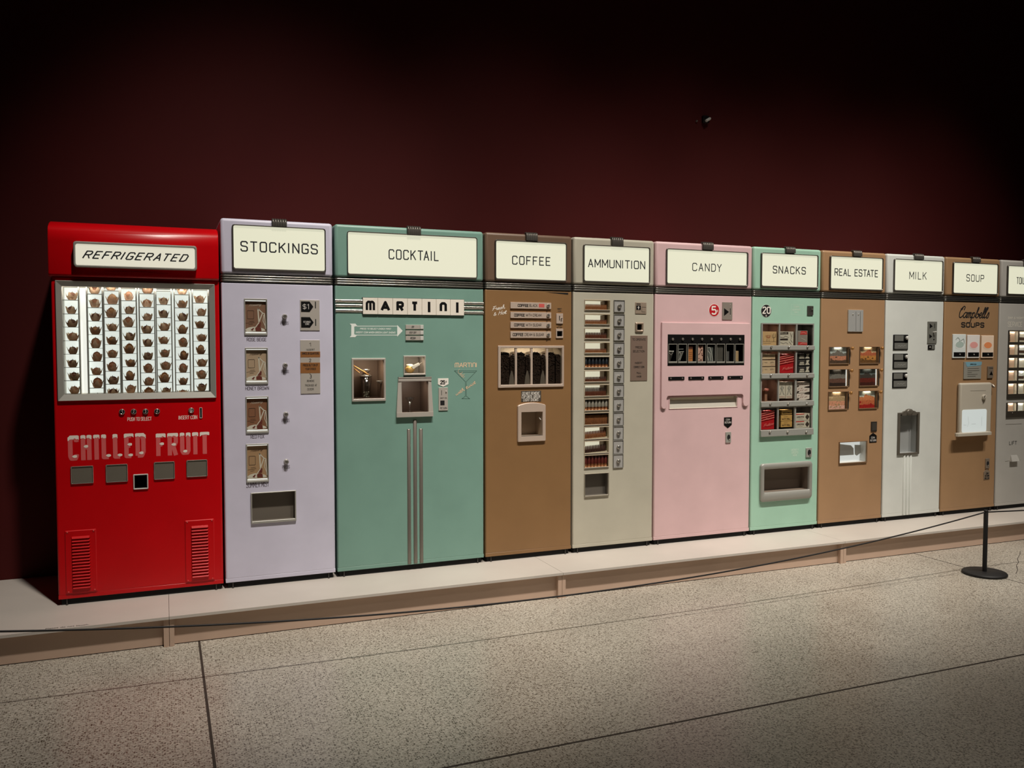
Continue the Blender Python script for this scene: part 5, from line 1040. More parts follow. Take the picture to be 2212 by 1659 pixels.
snack('snack_box', 'snack box', 'tan snack box printed with a cactus, top left window of the snack machine', (106, 166, 302, 356), 0, 0, TAN, .03, ((PRD, 's', cactus, .0022), (PRR, 't', ('CACTUS', .22, .62, .58, .74), .001), (PRR, 't', ('CANDY', .3, .52, .56, .60), .0012), (PRD, 's', [[(.08, .28), (.08, .5)], [(.3, .28), (.3, .42), (.36, .42), (.36, .28)], [(.48, .28), (.48, .44)], [(.04, .27), (.95, .27)], [(.05, .14), (.6, .14)]], .0012)))
snack('snack_box', 'snack box', 'white snack box with dark brown stripes, top middle window of the snack machine', (342, 166, 536, 355), 0, 1, BONE, .035, ((PRD, 'f', [[(.0, .78), (.62, .80), (.62, .97), (.0, .95)], [(.02, .36), (.6, .36), (.6, .5), (.02, .48)]], 0), (PRD, 's', [[(.05, .6), (.3, .55), (.4, .66), (.65, .58)], [(.08, .2), (.3, .12), (.45, .2), (.62, .1)], [(.75, .9), (.85, .6)], [(.9, .85), (.82, .45)], [(.78, .4), (.92, .2)], [(.7, .25), (.85, .05)]], .0022), (BONE, 't', ('ROLLS', .06, .83, .5, .92), .0012)))
snack('snack_box', 'snack box', 'grey and red snack box, top right window of the snack machine', (598, 155, 728, 350), 0, 2, GREYCARD, .035, ((mat('red_box_print', (196, 60, 56), .5), 'f', [[(.2, .72), (.98, .74), (.9, .98), (.3, .97)], [(.02, .02), (.98, .02), (.95, .18), (.05, .24)]], 1), (PINKP, 's', [[(.3, .84), (.6, .88), (.85, .82)], [(.25, .1), (.5, .16), (.9, .1)]], .004), (BONE, 's', [[(.35, .5), (.85, .32)]], .003)))
for k, (ya, yb_) in enumerate(((478, 548), (563, 645), (658, 734))):
    snack('snack_box', 'snack box', 'pale tan snack box, %s of the stack in left window, second snack row' % ('top', 'middle', 'bottom')[k], (96, ya, 284, yb_), 1, 0, TANPALE, .035, ((PRD, 's', [[(.08, .3), (.1, .7)], [(.22, .62), (.42, .62)], [(.62, .55), (.9, .58)], [(.64, .7), (.86, .72)]], .0014), (PRR, 's', [[(.68, .2), (.92, .22)]], .0012)), floor=(k == 2))
stripes = [[(.02, v), (.98, v+.14), (.98, v+.19), (.02, v+.05)] for v in (.46, .58, .70, .80)]
for row, col, q in ((1, 1, (338, 474, 534, 732)), (3, 0, (84, 1256, 268, 1502))):
    snack('snack_bag', 'snack bag', 'red and pink striped snack bag in the %s' % ('middle window of the second snack row' if row == 1 else 'left window of the bottom snack row'), q, row, col, REDBAG, .02,
          ((ROSEBAG, 'f', stripes, 1), (PINKP, 's', [[(.3, .52), (.42, .6), (.55, .52)]], .002), (PINKP, 'w', ('Fritos', .16, .14, .94, .26, .0085), .0017)))
for k, (ya, yb_) in enumerate(((470, 545), (556, 634), (646, 722))):
    snack('snack_box', 'snack box', 'black white snack box, %s of stack in right window, second snack row' % ('top', 'middle', 'bottom')[k], (592, ya, 762, yb_), 1, 2, mat('black_card', (44, 42, 40), .5), .035, ((BONE, 'f', [[(.14, .08), (.56, .1), (.5, .62), (.2, .6)], [(.6, .1), (.98, .12), (.86, .5), (.96, .95), (.7, .9), (.72, .5)]], 1), (PRD, 't', ('PUN', .2, .18, .52, .48), .0016), (GREYCARD, 's', [[(.12, .8), (.56, .82)]], .0018)), floor=(k == 2))
o_ = opens[6]; r = CW.r(130, 946, 206, 995, .03); t = thing('snack_wrapper', ((r[0]+r[1])/2, .03, o_[2]), 'crumpled pink wrapper alone in the left window of the third snack row', 'wrapper')
rn = random.Random(4); lo = []
for rr_, yy in ((.6, .036), (1, .032), (.8, .026), (.3, .022)): lo.append([((r[0]+r[1])/2+(r[1]-r[0])/2*rr_*math.cos(a)*rn.uniform(.7, 1.1), yy+rn.uniform(-.002, .002), (r[2]+r[3])/2+(r[3]-r[2])/2*rr_*math.sin(a)*rn.uniform(.7, 1.1)) for a in [2*math.pi*j/9 for j in range(9)]])
MB().loft(lo, True, True).build('crumpled_wrapper', mat('pink_wrapper', (226, 140, 124), .4), t)
MB().box((r[0]+r[1])/2-.011, (r[0]+r[1])/2+.009, .036, .06, o_[2]+.0005, r[2]+.006).build('carton_insert', mat('brown_carton', (150, 108, 84), .6), t)
for k, (xa, xb) in enumerate(((330, 422), (430, 520))):
    fig = [[(.5, .86), (.5, .82)], [(.5, .76), (.48, .55)], [(.38, .72), (.3, .58), (.5, .56)], [(.62, .72), (.74, .62), (.6, .55)], [(.46, .54), (.3, .26), (.18, .24)], [(.54, .54), (.72, .26), (.86, .24)]]
    snack('snack_box', 'snack box', 'tall white snack box with dark walking figure, %s of the pair, third row' % ('left', 'right')[k], (xa, 862, xb, 1088), 2, 1, BONE, .03, ((mat('blue_grey_print', (52, 62, 70), .55), 's', fig, .0026), (PRR, 's', [[(.1, .12), (.9, .12)], [(.1, .05), (.9, .05)]], .0012), (GREYCARD, 's', [[(.1, .95), (.9, .95)]], .0016)), floor=False)
for k, (ya, yb_) in enumerate(((862, 928), (934, 1010), (1022, 1112))):
    snack('snack_box', 'snack box', 'white snack pack with red brown flecks, %s of stack in third row' % ('top', 'middle', 'bottom')[k], (582, ya, 758, yb_), 2, 2, mat('white_card', (226, 212, 200), .5), .035, ((PRD, 'f', [[(.0, .0), (.12, .0), (.2, .3), (.05, .4)], [(.6, .0), (1, .0), (1, .2), (.8, .12)], [(.55, .9), (1, .8), (1, 1), (.6, 1)]], 1), (mat('maroon_print', (126, 54, 50), .55), 's', [[(.08, .6), (.2, .75)], [(.22, .3), (.36, .55)], [(.4, .35), (.5, .6)], [(.3, .75), (.44, .85)], [(.6, .4), (.8, .55)]], .0026)), floor=(k == 2))
for k, (ya, yb_) in enumerate(((1248, 1305), (1322, 1396), (1408, 1480))):
    snack('snack_box', 'snack box', 'small yellow tan snack box, %s of stack in bottom middle snack window' % ('top', 'middle', 'bottom')[k], (364 if k else 374, ya, 516, yb_), 3, 1, YEL, .035, ((PRD, 't', ('NUTTY ROLL', .1, .22, .85, .48), .0015), (PRD, 's', [[(.25, .72), (.6, .74)]], .0012)), floor=False)
for k, (ya, yb_) in enumerate(((1300, 1390), (1402, 1494))):
    snack('snack_box', 'snack box', 'cream snack box with a dark diamond, %s of the pair, bottom right window' % ('upper', 'lower')[k], (566, ya, 762, yb_), 3, 2, BONE, .04, ((PRD, 'f', [[(.82, .08), (.97, .5), (.82, .92), (.68, .5)]], 1), (mat('red_box_print', (196, 60, 56), .5), 'f', [[(.02, .84), (.6, .86), (.6, .98), (.02, .98)]], 1), (PRD, 't', ('DROPS', .08, .42, .58, .62), .0016), (PRD, 's', [[(.2, .25), (.5, .26)]], .001)), floor=(k == 1))
for t, q in (('MONEY', (445, 805, 516, 825)), ('DROPS', (448, 832, 512, 850)), ('HERE', (460, 858, 502, 874))): caps(m.root, 'faded_lettering', t, CO.r(*q), MPALE, w=.0024)
coin_cup(m, CO.r(584, 796, 636, 883), ALU, -.008)
r = CO.r(138, 950, 628, 1278); ri = CO.r(174, 1004, 604, 1194)
m.recess(inset(ri, -.001), .07, mat('taupe_inside', (122, 108, 96), .5), 'delivery_bay')
MB().loft([MB().rr(r, .022, .001, 6), MB().rr(r, .022, -.012, 6), MB().rr(inset(r, .004), .02, -.020, 6), MB().rr(inset(ri, -.004), .006, -.016, 6), MB().rr(ri, .004, -.010, 6), MB().rr(ri, .004, .003, 6)], False, False, True).build('delivery_frame', SNF, m.root)
m.finish()

# ================================================================== 8  REAL ESTATE
CARAMEL = paint('caramel_enamel', (165, 130, 96)); m = Machine('caramel brown real estate vending machine with six picture windows', XS[7], XS[8], CARAMEL, .004)
m.header(CP.r(129, 112, 701, 498), CP.r(141, 121, 693, 483), 'REAL ESTATE', CP.r(181, 249, 652, 349), CP.r(378, 55, 470, 127), .0064); m.band()
r = CP.r(332, 700, 490, 938); p = plate(m.root, 'coin_plate', r, mat('mirror_steel', (216, 216, 212), .16, metal=.5), -.008, .001, .001)
for x in (380, 440): a = CP.p(x, 750); MB().turned(*a, [(.005, -.007), (.004, -.011), (.002, -.012)], 12).build('screw', CHROME, p)
strokes(MB(), [[CP.p(412, 720), CP.p(412, 930)], [CP.p(460, 720), CP.p(458, 930)]], .0022, -.0084).build('plate_groove', INK, p)
FR = mat('caramel_steel', (140, 112, 84), .4, metal=.5); T1, T3 = CP.r(130, 1100, 341, 1291), CQ.r(127, 32, 346, 241); U1, U3 = CP.r(460, 1098, 665, 1286), CQ.r(479, 22, 691, 229)
views = [('pink desert under a pale sky', (188, 196, 194), (120, 112, 104), (208, 140, 110), (90, 70, 56)), ('orange valley with golden fields', (206, 178, 140), (190, 104, 72), (206, 140, 74), (116, 82, 48)), ('dim grey plain at dusk', (96, 92, 86), (128, 122, 114), (112, 78, 66), (58, 42, 36)),
         ('dark red plain below a grey sky', (112, 120, 118), (70, 62, 56), (110, 44, 34), (74, 34, 28)), ('pale rose desert scrub', (222, 190, 150), (186, 156, 118), (226, 160, 128), (236, 186, 170)), ('red mesa above red fields', (206, 212, 200), (214, 134, 88), (206, 112, 72), (176, 40, 36))]
for i in range(6):
    row, col = divmod(i, 2); r = lerp_rect(T1, T3, row/2) if col == 0 else lerp_rect(U1, U3, row/2); ri = (r[0]+.004, r[1]-.004, r[2]+.006, r[3]-.004)
    f = m.window(r, ri, .05, FR, mat('pale_card_inside', (170, 146, 120), .6), 'picture_window', -.007, None, True, .001, .0008)
    m.lamp((ri[0]+ri[1])/2, ri[3]-.0006, .06, .02 if row != 1 else .006, .0045, .005); nm, *pal = views[i]; PY = .010; c0 = (ri[0]+.0005, ri[1]-.0075 if row != 1 else ri[1]-.006, ri[2]+.0006, ri[3]-.0006)
    if row == 1: MB().box(ri[1]-.0045, ri[1]-.002, .006, .012, ri[2]+.001, ri[3]-.001).build('lamp_tube_or_glint', TUBE, f)  # glowing strip stands in for the bright line reflected in the glass
    t = thing('picture_card', ((c0[0]+c0[1])/2, PY+.001, c0[2]), 'picture card of %s, %s window of the %s row' % (nm, ('left', 'right')[col], ('top', 'middle', 'bottom')[row]), 'picture card', 'real estate picture cards')
    ms = [mat('picture_%d_%d' % (i, k), c, .5, mottle=.3, mscale=150) for k, c in enumerate(pal)]
    mb = MB(); mb.box(c0[0], c0[1], PY, PY+.002, c0[2], c0[3]); rn = random.Random(i+9); Q = lambda u, v: (c0[0]+u*(c0[1]-c0[0]), c0[2]+v*(c0[3]-c0[2]))
    for lv, k, am in ((.66, 1, .08), (.46, 2, .02), (.20, 3, .03)):
        mb.m = k; n = 12; mb.flat([Q(0, 0)] + [Q(1, 0)] + [Q(1-j/n, lv + am*rn.uniform(-1, 1) + (am*1.5 if 3 < j < 8 and k == 1 else 0)) for j in range(n+1)], PY-.0003*k)
    if i in (0, 1, 4, 5):
        mb.m = 3 if i != 4 else 1
        for k in range(7): cx, cz = rn.random()*.9+.05, rn.uniform(.06, .42); mb.flat([Q(cx+.06*math.cos(a), cz+.045*math.sin(a)) for a in [2*math.pi*j/6 for j in range(6)]], PY-.0012-.0001*k)
    mb.build('picture', ms, t)
    hs = r[3]-r[2]; sx = r[1]+.0092; q = (sx-.0042, sx+.0042, r[2]+.003, r[3]-.003); sl = plate(m.root, 'slider_slot', q, VOID, -.0015, .001, .0008, .0002)
    zk = r[3]-.012; MB().turned(sx-.001, r[2]+.006, [(.003, -.001), (.002, -.004)], 8).build('screw', FR, sl)
    MB().tube([(sx, -.001, zk), (sx+.004, -.018, zk)], .003, 8).build('lever_arm', GOLD, sl)
    MB().turned(sx+.004, zk, [(.006, -.015), (.0108, -.018), (.0108, -.025), (.007, -.029)], 14).build('lever_knob', GOLD, sl)
r = CQ.r(622, 380, 686, 491); p = plate(m.root, 'coin_return_plate', r, mat('dark_coin_plate', (62, 56, 50), .4, metal=.4), -.005, .001, .001); plate(p, 'return_opening', inset(r, .006, .008), mat('dull_lead', (98, 92, 84), .35, metal=.6), -.006, -.004, .001, .0002)
r = CQ.r(605, 510, 686, 619); o = MB().poly(pent_up(r), -.002, .001).build('arrow_tag', BLACK, m.root)
caps(o, 'lettering', 'COIN', CQ.r(622, 553, 664, 573), SILVER, -.0027, .0018, gap=1.5); caps(o, 'lettering', 'RETURN', CQ.r(612, 585, 679, 606), SILVER, -.0027, .0018, gap=1.5)
r = CQ.r(252, 614, 570, 852); ri = (r[0]+.005, r[1]-.004, r[2]+.008, r[3]-.005); f = m.window(r, ri, .06, FR, PLASTICWHITE, 'deed_slot_frame', -.008, mat('lit_slot_back', (150, 152, 150), .6, emit=(226, 230, 224), strength=.66), False, .001, .001)
q = lambda x, y: CQ.p(x, y, .04)
t = thing('folded_papers', (q(400, 780)[0], .045, ri[2]), 'pale folded papers lying in the lit delivery slot of the real estate machine', 'papers')
PAPER = mat('pale_grey_paper', (196, 198, 194), .7)
for pts, y in (([(275, 640), (405, 655), (435, 690), (437, 765), (275, 775)], .050), ([(450, 650), (525, 650), (528, 735), (475, 775), (452, 760)], .052)): MB().poly([q(*a) for a in pts], y, y+.002).build('sheet', PAPER, t)
m.finish()

# ================================================================== 9  MILK
MILK = paint('milk_grey_enamel', (213, 216, 210)); m = Machine('light grey milk vending machine with three ribs down its front', XS[8], XS[9], MILK, .004)
m.header(CR.r(162, 104, 739, 519), CR.r(172, 114, 731, 498), 'MILK', CR.r(346, 257, 551, 358), CR.r(405, 45, 507, 121), .0056); m.band()
GL = mat('grey_label', (116, 116, 110), .45, metal=.2)
SA, SB = CR.r(162, 1012, 333, 1194), CR.r(152, 1466, 322, 1645)
for i in range(3):
    r = lerp_rect(SA, SB, i/2); p = plate(m.root, 'selector_plate', r, BLACK, -.005, .001, .002); W, H = r[1]-r[0], r[3]-r[2]
    q1 = (r[0]+.06*W, r[0]+.67*W, r[2]+.58*H, r[3]-.05*H); q2 = (r[0]+.06*W, r[1]-.05*W, r[2]+.06*H, r[2]+.46*H)
    plate(p, 'upper_label', q1, GL, -.007, -.004, .001); o = plate(p, 'lower_label', q2, GL, -.007, -.004, .001)
    strokes(MB(), [catmull([(q2[0]+(q2[1]-q2[0])*u, (q2[2]+q2[3])/2+v*H*.06) for u, v in ((.25, -.4), (.35, .5), (.45, -.5), (.55, .6), (.65, -.4), (.78, .6), (.85, .8))])], .002, -.0076).build('printed_script', mat('pale_grey_print', (176, 176, 170), .5), o)
    x, z = r[0]+.84*W, r[2]+.79*H; MB().turned(x, z, [(.006, -.004), (.006, -.010), (.0125, -.013), (.0125, -.020), (.008, -.024)], 16).build('push_button', PLASTICWHITE, p)
r = CR.r(573, 855, 676, 1118); p = plate(m.root, 'coin_plate', r, mat('dull_steel', (130, 130, 122), .35, metal=.3), -.005, .001, .001)
MB().flat([CR.p(592, 878), CR.p(628, 912), CR.p(592, 938)], -.0056).flat([CR.p(588, 1005), CR.p(622, 1035), CR.p(588, 1058)], -.0056).build('printed_arrow', BLACK, p)
plate(p, 'coin_slot', CR.r(648, 880, 653, 935), VOID, -.0055, -.004, .0003, .0001); x, z = CR.p(642, 1070); MB().turned(x, z, [(.0065, -.0045), (.0065, -.0056)], 14).build('return_hole', VOID, p)
x, z = CR.p(640, 980); MB().tube([(x-.004, -.004, z-.002), (x, -.018, z), (x+.006, -.024, z+.001)], [.004, .005, .0055], 10).build('return_lever', PLASTICWHITE, p)
r = CR.r(576, 1135, 656, 1191); p = plate(m.root, 'lock_plate', r, BLACK, -.004, .001, .001); x, z = CR.p(598, 1163); MB().turned(x, z, [(.0065, -.003), (.0065, -.007), (.003, -.0075)], 14).build('lock_cylinder', CHROME, p); plate(p, 'lock_label', CR.r(618, 1142, 650, 1185), GL, -.005, -.003, .0005, .0002)
r = CS.r(215, 285, 461, 776); ri = CS.r(240, 306, 437, 757); PEW = mat('pewter_frame', (104, 98, 88), .4, metal=.3)
f = m.window(r, ri, .05, PEW, mat('blue_grey_bay', (168, 170, 168), .35, metal=.2), 'milk_bay_frame', -.010, None, False, .003, .002)
cr = CS.r(255, 240, 430, 312); W, H = cr[1]-cr[0], cr[3]-cr[2]
MB().poly([(cr[0]+u*W, cr[2]+v*H) for u, v in ((0, 0), (.0, .35), (.12, .62), (.28, .72), (.34, .9), (.5, 1), (.66, .9), (.72, .72), (.88, .62), (1, .35), (1, 0))], -.012, .001).build('crest', PEW, f)
cx = (cr[0]+cr[1])/2; MB().loft([MB().circ(cx, cr[2]+H*.45, W*.2, -.011, 20, H*.5), MB().circ(cx, cr[2]+H*.45, W*.19, -.016, 20, H*.46), MB().circ(cx, cr[2]+H*.45, W*.11, -.018, 20, H*.27)], False, True, True).build('crest_boss', PEW, f)
MB().box(ri[0]+.001, ri[0]+.014, .003, .03, ri[3]-.032, ri[3]-.001).build('catch', mat('dark_catch', (58, 54, 50), .5), f)
for xa, xb in ((276, 299), (314, 338), (351, 377)):
    xm = (CS.p((xa+xb)/2+6, 800)[0]+CS.p((xa+xb)/2-10, 1490)[0])/2; w = .0082; z1 = CS.p(xa, 793)[1]; z0 = CS.p(xa, 1500)[1]
    MB().loft([[(xm+w*math.cos(t), .0005-.010*math.sin(t), z) for t in [math.pi*j/8 for j in range(9)]] for z in (z0, z1-.006)] + [[(xm+w*.6*math.cos(t), .0005-.006*math.sin(t), z1) for t in [math.pi*j/8 for j in range(9)]]], True, True, True, closed=False).build('front_rib', MILK, m.root)
m.finish()

# ================================================================== 10  SOUP
COCOA = paint('cocoa_brown_enamel', (164, 130, 95)); m = Machine('cocoa brown soup vending machine with a white cup tray, behind the barrier post', XS[9], XS[10], COCOA, .004)
m.header(CT.r(205, 117, 743, 524), CT.r(215, 128, 738, 508), 'SOUP', CT.r(369, 267, 583, 363), CT.r(437, 58, 530, 130), .0058); m.band()
script(m.root, 'lettering', "Campbell's", CT.p(283, 792), CT.p(650, 800), .0375, INK, .0085, slant=.28)
caps(m.root, 'lettering', 'SOUPS', CT.r(317, 848, 597, 918), INK, w=.0092, gap=1.8, ends=.2)
for i, (q, top, bowl, rim) in enumerate((((208, 995, 360, 1284), (226, 234, 231), (178, 196, 188), (242, 246, 243)), ((383, 1004, 528, 1284), (240, 236, 232), (238, 170, 164), (248, 236, 230)), ((556, 1010, 698, 1283), (250, 226, 202), (244, 152, 98), (252, 228, 204)))):
    r = CT.r(*q); W, H = r[1]-r[0], r[3]-r[2]; p = plate(m.root, 'soup_button', r, mat('soup_card_%d' % i, top, .4), -.008, .001, .003, .002)
    bz = r[2]+H*.56; bx_ = (r[0]+r[1])/2+.001
    MB().loft([MB().circ(bx_, bz-.008, W*.36, -.0086, 20, H*.15)]).build('printed_bowl_side', mat('bowl_side_%d' % i, rim, .4), p); MB().loft([MB().circ(bx_, bz, W*.36, -.0092, 22, H*.165)]).build('printed_bowl_rim', mat('bowl_rim_%d' % i, rim, .4), p)
    MB().loft([MB().circ(bx_, bz+.001, W*.31, -.0098, 22, H*.135)]).build('printed_soup', mat('bowl_soup_%d' % i, bowl, .5), p)
    if i == 0: strokes(MB(), [catmull([(r[0]+W*u, r[2]+H*v) for u, v in ((.2, .78), (.35, .86), (.5, .78), (.45, .7), (.65, .76), (.8, .8), (.85, .6))])], .003, -.0101).build('printed_pattern', mat('sage_print', (150, 164, 156), .5), p)
    s_ = (r[0]+W*.07, r[1]-W*.06, r[2]+H*.06, r[2]+H*.245); k = plate(p, 'button_strip', s_, BLACK, -.010, -.006, .001); MB().turned((s_[0]+s_[1])/2+.002, (s_[2]+s_[3])/2, [(.005, -.009), (.005, -.013), (.0035, -.015)], 12).build('push_button', ALU, k)
r = CT.r(344, 1330, 550, 1536); p = plate(m.root, 'instruction_plate', r, mat('faded_grey_plate', (150, 148, 138), .45), -.006, .001, .002); W, H = r[1]-r[0], r[3]-r[2]
MB().flat([(r[0]+u*W, r[2]+v*H) for u, v in ((.08, .98), (1.01, 1.0), (1.01, .84), (.92, .78), (.4, .74), (.18, .70), (.12, .8))], -.0068).build('blue_label', mat('sky_blue_label', (126, 170, 186), .5), p)
caps(p, 'lettering', 'OPERATION', (r[0]+.34*W, r[0]+.7*W, r[2]+.82*H, r[2]+.88*H), INK, -.0075, .0016)
strokes(MB(), [[(r[0]+.2*W, r[2]+v*H), (r[0]+e*W, r[2]+v*H+.001)] for v, e in ((.6, .86), (.48, .88), (.37, .45), (.26, .78), (.15, .68))], .003, -.0068).build('printed_small_lines', mat('faded_ink', (98, 94, 86), .6), p)
r = CT.r(630, 1385, 694, 1527); p = plate(m.root, 'coin_plate', r, mat('brownish_steel', (150, 136, 120), .4, metal=.4), -.008, .001, .002); MB().flat([CT.p(648, 1490), CT.p(690, 1492), CT.p(671, 1440)], -.0086).build('printed_arrow', BLACK, p); strokes(MB(), [[CT.p(645, 1405), CT.p(690, 1409)]], .004, -.0086).build('printed_line', INK, p)
r = CU.r(254, 93, 606, 690); IV = mat('ivory_enamel', (196, 188, 172), .35)
hs = MB().shell(r[0], r[1], -.030, .001, r[2]+.002, r[3], .014).build('dispenser_housing', IV, m.root)
strokes(MB(), [[CU.p(365, 183), CU.p(545, 178)]], .0015, -.0306).build('housing_groove', mat('groove_shade', (120, 112, 100), .6), hs)
x, z = CU.p(561, 255, -.03); MB().turned(x, z, [(.0185, -.029), (.0185, -.040), (.016, -.044)], 24).build('dial', IV, hs)
MB().turned(x, z, [(.0125, -.043), (.0125, -.0445)], 20).build('dial_recess', mat('dial_dark', (84, 76, 66), .5), hs)
MB().poly([(x+.0045*math.cos(a)*(.7 if abs(math.sin(a)) > .9 else 1) + .55*.011*math.sin(a), z+.012*math.sin(a)) for a in [2*math.pi*j/14 for j in range(14)]], -.052, -.044).build('dial_grip', IV, hs)
q = CU.r(312, 404, 586, 664, -.03); zt0, zt1 = CU.p(440, 700, -.045)[1], CU.p(440, 662, -.045)[1]
nn_ = MB(); nn_.loft([nn_.rr((q[0], q[1], zt1-.002, q[3]), .014, -.0302, 5), nn_.rr((q[0], q[1], zt1-.002, q[3]), .014, -.0335, 5), nn_.rr(inset((q[0], q[1], zt1-.002, q[3]), .003), .012, -.0345, 5)])
lit = nn_.build('lit_cup_niche', mat('lit_niche', (130, 134, 132), .5, emit=(214, 222, 218), strength=.66), hs)
t0, t1 = CU.p(243, 680, -.05)[0], CU.p(642, 660, -.05)[0]
MB().loft([[(x, y, z) for x, y, z in l] for l in ([(t0+.012, -.028, zt0), (t0, -.048, zt0), (t0+.006, -.062, zt0), (t1-.006, -.062, zt0), (t1, -.048, zt0), (t1-.012, -.028, zt0)], [(t0+.012, -.028, zt1-.004), (t0, -.048, zt1-.004), (t0+.006, -.063, zt1-.004), (t1-.006, -.063, zt1-.004), (t1, -.048, zt1-.004), (t1-.012, -.028, zt1-.004)], [(t0+.014, -.028, zt1), (t0+.003, -.048, zt1), (t0+.009, -.060, zt1), (t1-.009, -.060, zt1), (t1-.003, -.048, zt1), (t1-.014, -.028, zt1)])], True, True).build('cup_tray', IV, hs)
strokes(MB(), [[CU.p(380, 480, -.035), CU.p(388, 560, -.035), CU.p(372, 600, -.035)], [CU.p(330, 578, -.035), CU.p(360, 580, -.035)], [CU.p(420, 568, -.035), CU.p(470, 566, -.035)], [CU.p(540, 480, -.035), CU.p(536, 590, -.035)]], .0014, -.0352).build('faint_lines', mat('faint_grey_lines', (176, 180, 178), .6), lit)
x, z = CU.p(643, 130); MB().tube([(x-.006, .0, z+.012), (x-.002, -.016, z+.008), (x+.002, -.028, z-.006)], [.010, .011, .010], 12).build('return_knob', mat('brownish_steel2', (150, 138, 124), .35, metal=.5), m.root)
r = CU.r(578, 966, 619, 1078); coin_cup(m, r, MATS['brownish_steel'], -.007)
r = CU.r(561, 1086, 626, 1205); o = MB().poly(pent_up(r), -.003, .001).build('arrow_tag', mat('grey_arrow_tag', (132, 116, 98), .5), m.root)
for t, q in (('COIN', (582, 1128, 612, 1146)), ('RETURN', (572, 1156, 620, 1174)), ('BELOW', (568, 1186, 622, 1200))): caps(o, 'lettering', t, CU.r(*q), INK, -.0037, .0024)
m.finish()

# ================================================================== 11  LAST MACHINE, CUT BY THE FRAME
SLATE = paint('warm_grey_enamel', (185, 182, 175)); m = Machine('warm grey day and night service vending machine at the right end of the row', XS[10], XS[11], SLATE, .004)
a = CT.r(866, 158, 1080, 530); pn = CT.r(877, 167, 1080, 516); mirror = m.x0+m.x1
m.header((a[0], mirror-a[0], a[2]+.004, a[3]), (pn[0], mirror-pn[0], pn[2]+.004, pn[3]), 'TOILETRIES', (CT.p(978, 300)[0], mirror-CT.p(978, 300)[0], CT.p(1000, 388)[1], CT.p(980, 302)[1]), ((mirror/2)-.045, (mirror/2)+.045, pn[3]-.004, 0), .0058); m.band()
FG = mat('faint_grey_print', (226, 221, 208), .55); x0_, z1_ = CT.p(887, 782); z0_ = CT.p(890, 808)[1]; caps(m.root, 'lettering', 'DAY & NIGHT', (x0_, CT.p(1078, 790)[0], z0_, z1_), FG, w=.0035)
caps(m.root, 'lettering', 'SERVICE', CT.r(884, 842, 1057, 905), FG, w=.0042, gap=1.5)
gx0 = CT.p(886, 1100)[0]; gx1 = mirror-gx0; zt = CT.p(900, 948)[1]; zb_ = CU.p(830, 276)[1]; TF = mat('dark_window_bars', (72, 66, 58), .45, metal=.3); y5 = [CT.p(900, y)[1] for y in (958, 1122, 1282, 1436)]+[CU.p(840, 100)[1]]; b5 = [CT.p(900, y)[1] for y in (1090, 1246, 1402, 1560)]+[CU.p(840, 222)[1]]
cw = (CT.p(1012, 1000)[0]-CT.p(890, 1000)[0]); ncol = int((gx1-gx0)/cw); ops = []
for k in range(5):
    for j in range(ncol): ops.append((gx0+.006+j*cw, gx0+.006+(j+1)*cw-.007, b5[k], y5[k]))
z6, z7, z8 = CU.p(830, 325)[1], CU.p(830, 420)[1], CU.p(830, 492)[1]
f1 = MB(); f1.holed((gx0-.002, gx1+.002, zb_, zt), -.006, ops); [f1.open_box(o_, -.006, .002, True) for o_ in ops]; f1.loft([f1.rr((gx0-.002, gx1+.002, zb_, zt), .001, .001), f1.rr((gx0-.002, gx1+.002, zb_, zt), .001, -.006)], False, False); f1 = f1.build('display_frame', TF, m.root)
lows = [(gx0+.006+j*cw, gx0+.006+(j+1)*cw-.006, z7, z6) for j in range(ncol)]
f2 = MB(); f2.holed((gx0-.004, gx1+.004, z8, z6+.003), -.008, lows); [f2.open_box(o_, -.008, .002, True) for o_ in lows]; f2.loft([f2.rr((gx0-.004, gx1+.004, z8, z6+.003), .001, .001), f2.rr((gx0-.004, gx1+.004, z8, z6+.003), .001, -.008)], False, False); f2 = f2.build('lower_display_frame', TF, m.root)
x, z = CU.p(880, 437); MB().turned(x, z, [(.003, -.007), (.004, -.012), (.002, -.014)], 10).build('push_button', CHROME, f2)
BOXC = [mat('toiletry_%s' % n, c, .5) for n, c in (('peach', (226, 190, 162)), ('cream', (232, 224, 206)), ('white', (236, 236, 230)), ('brown', (96, 72, 58)))]
rn = random.Random(12)
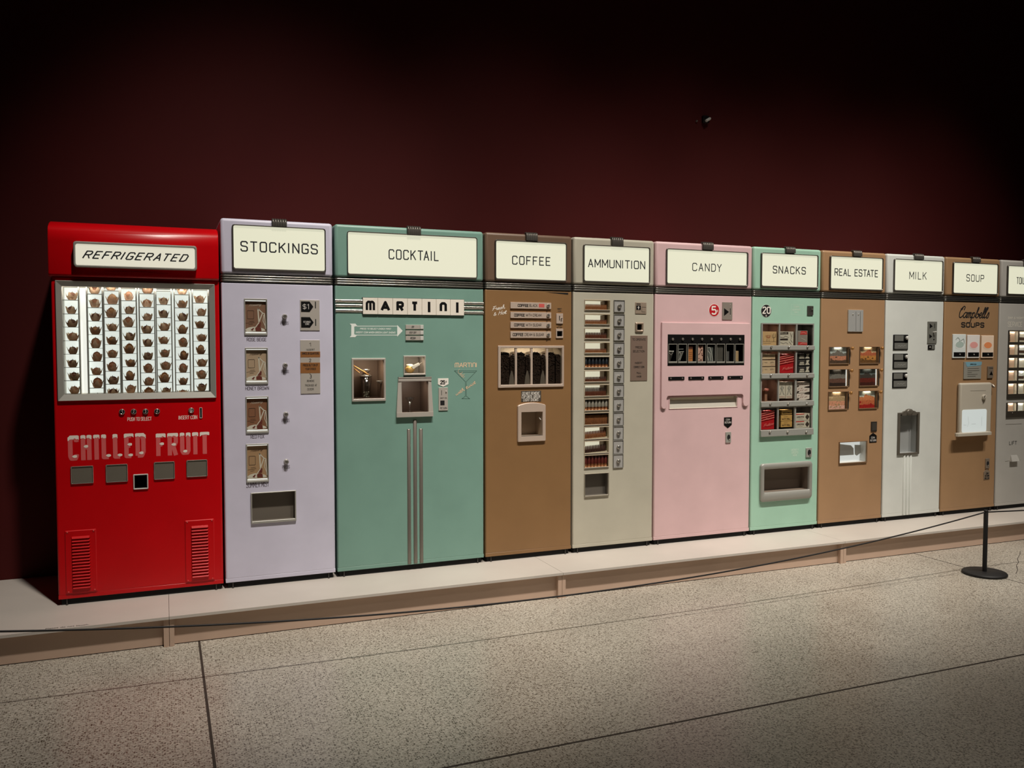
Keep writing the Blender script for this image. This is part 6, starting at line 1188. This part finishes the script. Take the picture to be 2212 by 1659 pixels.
for idx, o_ in enumerate(ops+lows):
    low = idx >= len(ops); m.holes.append(inset(o_, -.0003)); fr_ = f2 if low else f1
    MB().open_box(inset(o_, -.0003), 0, .09, True).build('toiletry_compartment', mat('toiletry_lining', (214, 206, 190), .6), fr_); MB().add([(o_[0], .09, o_[2]), (o_[1], .09, o_[2]), (o_[1], .09, o_[3]), (o_[0], .09, o_[3])], [(0, 1, 2, 3)]).build('lit_back', LITCREAM, fr_); pane(fr_, inset(o_, .0002), .001)
    W, H = o_[1]-o_[0], o_[3]-o_[2]; k, j = divmod(idx, ncol)
    if j < 3: m.lamp((o_[0]+o_[1])/2, o_[3]-.0006, .05, .05, .0055, .007, (1, .93, .84))
    body = BOXC[0] if j % 2 == 0 else BOXC[2 if k % 2 else 1]
    wh = ('bottom', 'bottom')[0] if low else ('top', 'second', 'third', 'fourth', 'fifth')[k]
    lb = '%s packet in the %s row, %s column of the warm grey machine' % ('peach' if j % 2 == 0 else ('white' if k % 2 else 'cream'), wh, ORD[j+1])
    t = thing('toiletry_packet', (o_[0]+W*.4, .03, o_[2]), lb, 'packet', 'packets in the warm grey machine')
    zt_ = o_[2]+H*(.94 if j % 2 == 0 else .9); MB().plate((o_[0]+.001, o_[0]+W*.78, o_[2]+.0006, zt_), .010, .04, .0015, .001).build('packet', body, t)
    Q = lambda u, v: (o_[0]+.001+u*W*.77, o_[2]+.0006+v*(zt_-o_[2]))
    if not low:
        if j % 2 == 0 and k < 2: MB().flat([Q(0, .02), Q(.34, .02), Q(.34, .72), Q(.0, .66)], .0094).build('printed_panel', BOXC[3], t); strokes(MB(), [[Q(.02, .3), Q(.32, .32)], [Q(.02, .5), Q(.32, .52)]], .0012, .0088).build('printed_lines', BOXC[0], t)
        elif j % 2 == 0: strokes(MB(), [[Q(.06, .1), Q(.36, .12), Q(.36, .4), Q(.06, .38), Q(.06, .1)]], .0015, .0094).build('printed_outline', BOXC[3], t)
        elif k in (0, 1, 3): MB().flat([Q(0, .2), Q(1, .16), Q(1, .46), Q(0, .5)], .0094).build('printed_band', BOXC[3], t)
caps(m.root, 'lettering', 'LIFT', CU.r(856, 768, 945, 806), INK, w=.0042, gap=1.6)
strokes(MB(), [[CU.p(815, 573), CU.p(1000, 566)]], .003, -.0003).build('panel_seam', mat('seam_shade', (92, 84, 72), .6), m.root)
dl = CU.p(808, 998); dr = CU.p(984, 988)[0]; strokes(MB(), [[dl, (dr, dl[1])]], .003, -.0003).build('lift_door_edge', MATS['seam_shade'], m.root)
a = CU.r(862, 930, 948, 992); MB().loft([[(a[0]+.006, .0, a[3]), (a[1]-.004, .0, a[3]), (a[1], .0, a[2]), (a[0], .0, a[2])], [(a[0]+.008, -.004, a[3]), (a[1]-.006, -.004, a[3]), (a[1], -.022, a[2]), (a[0], -.022, a[2])]]).build('lift_tab', SLATE, m.root)
m.finish()
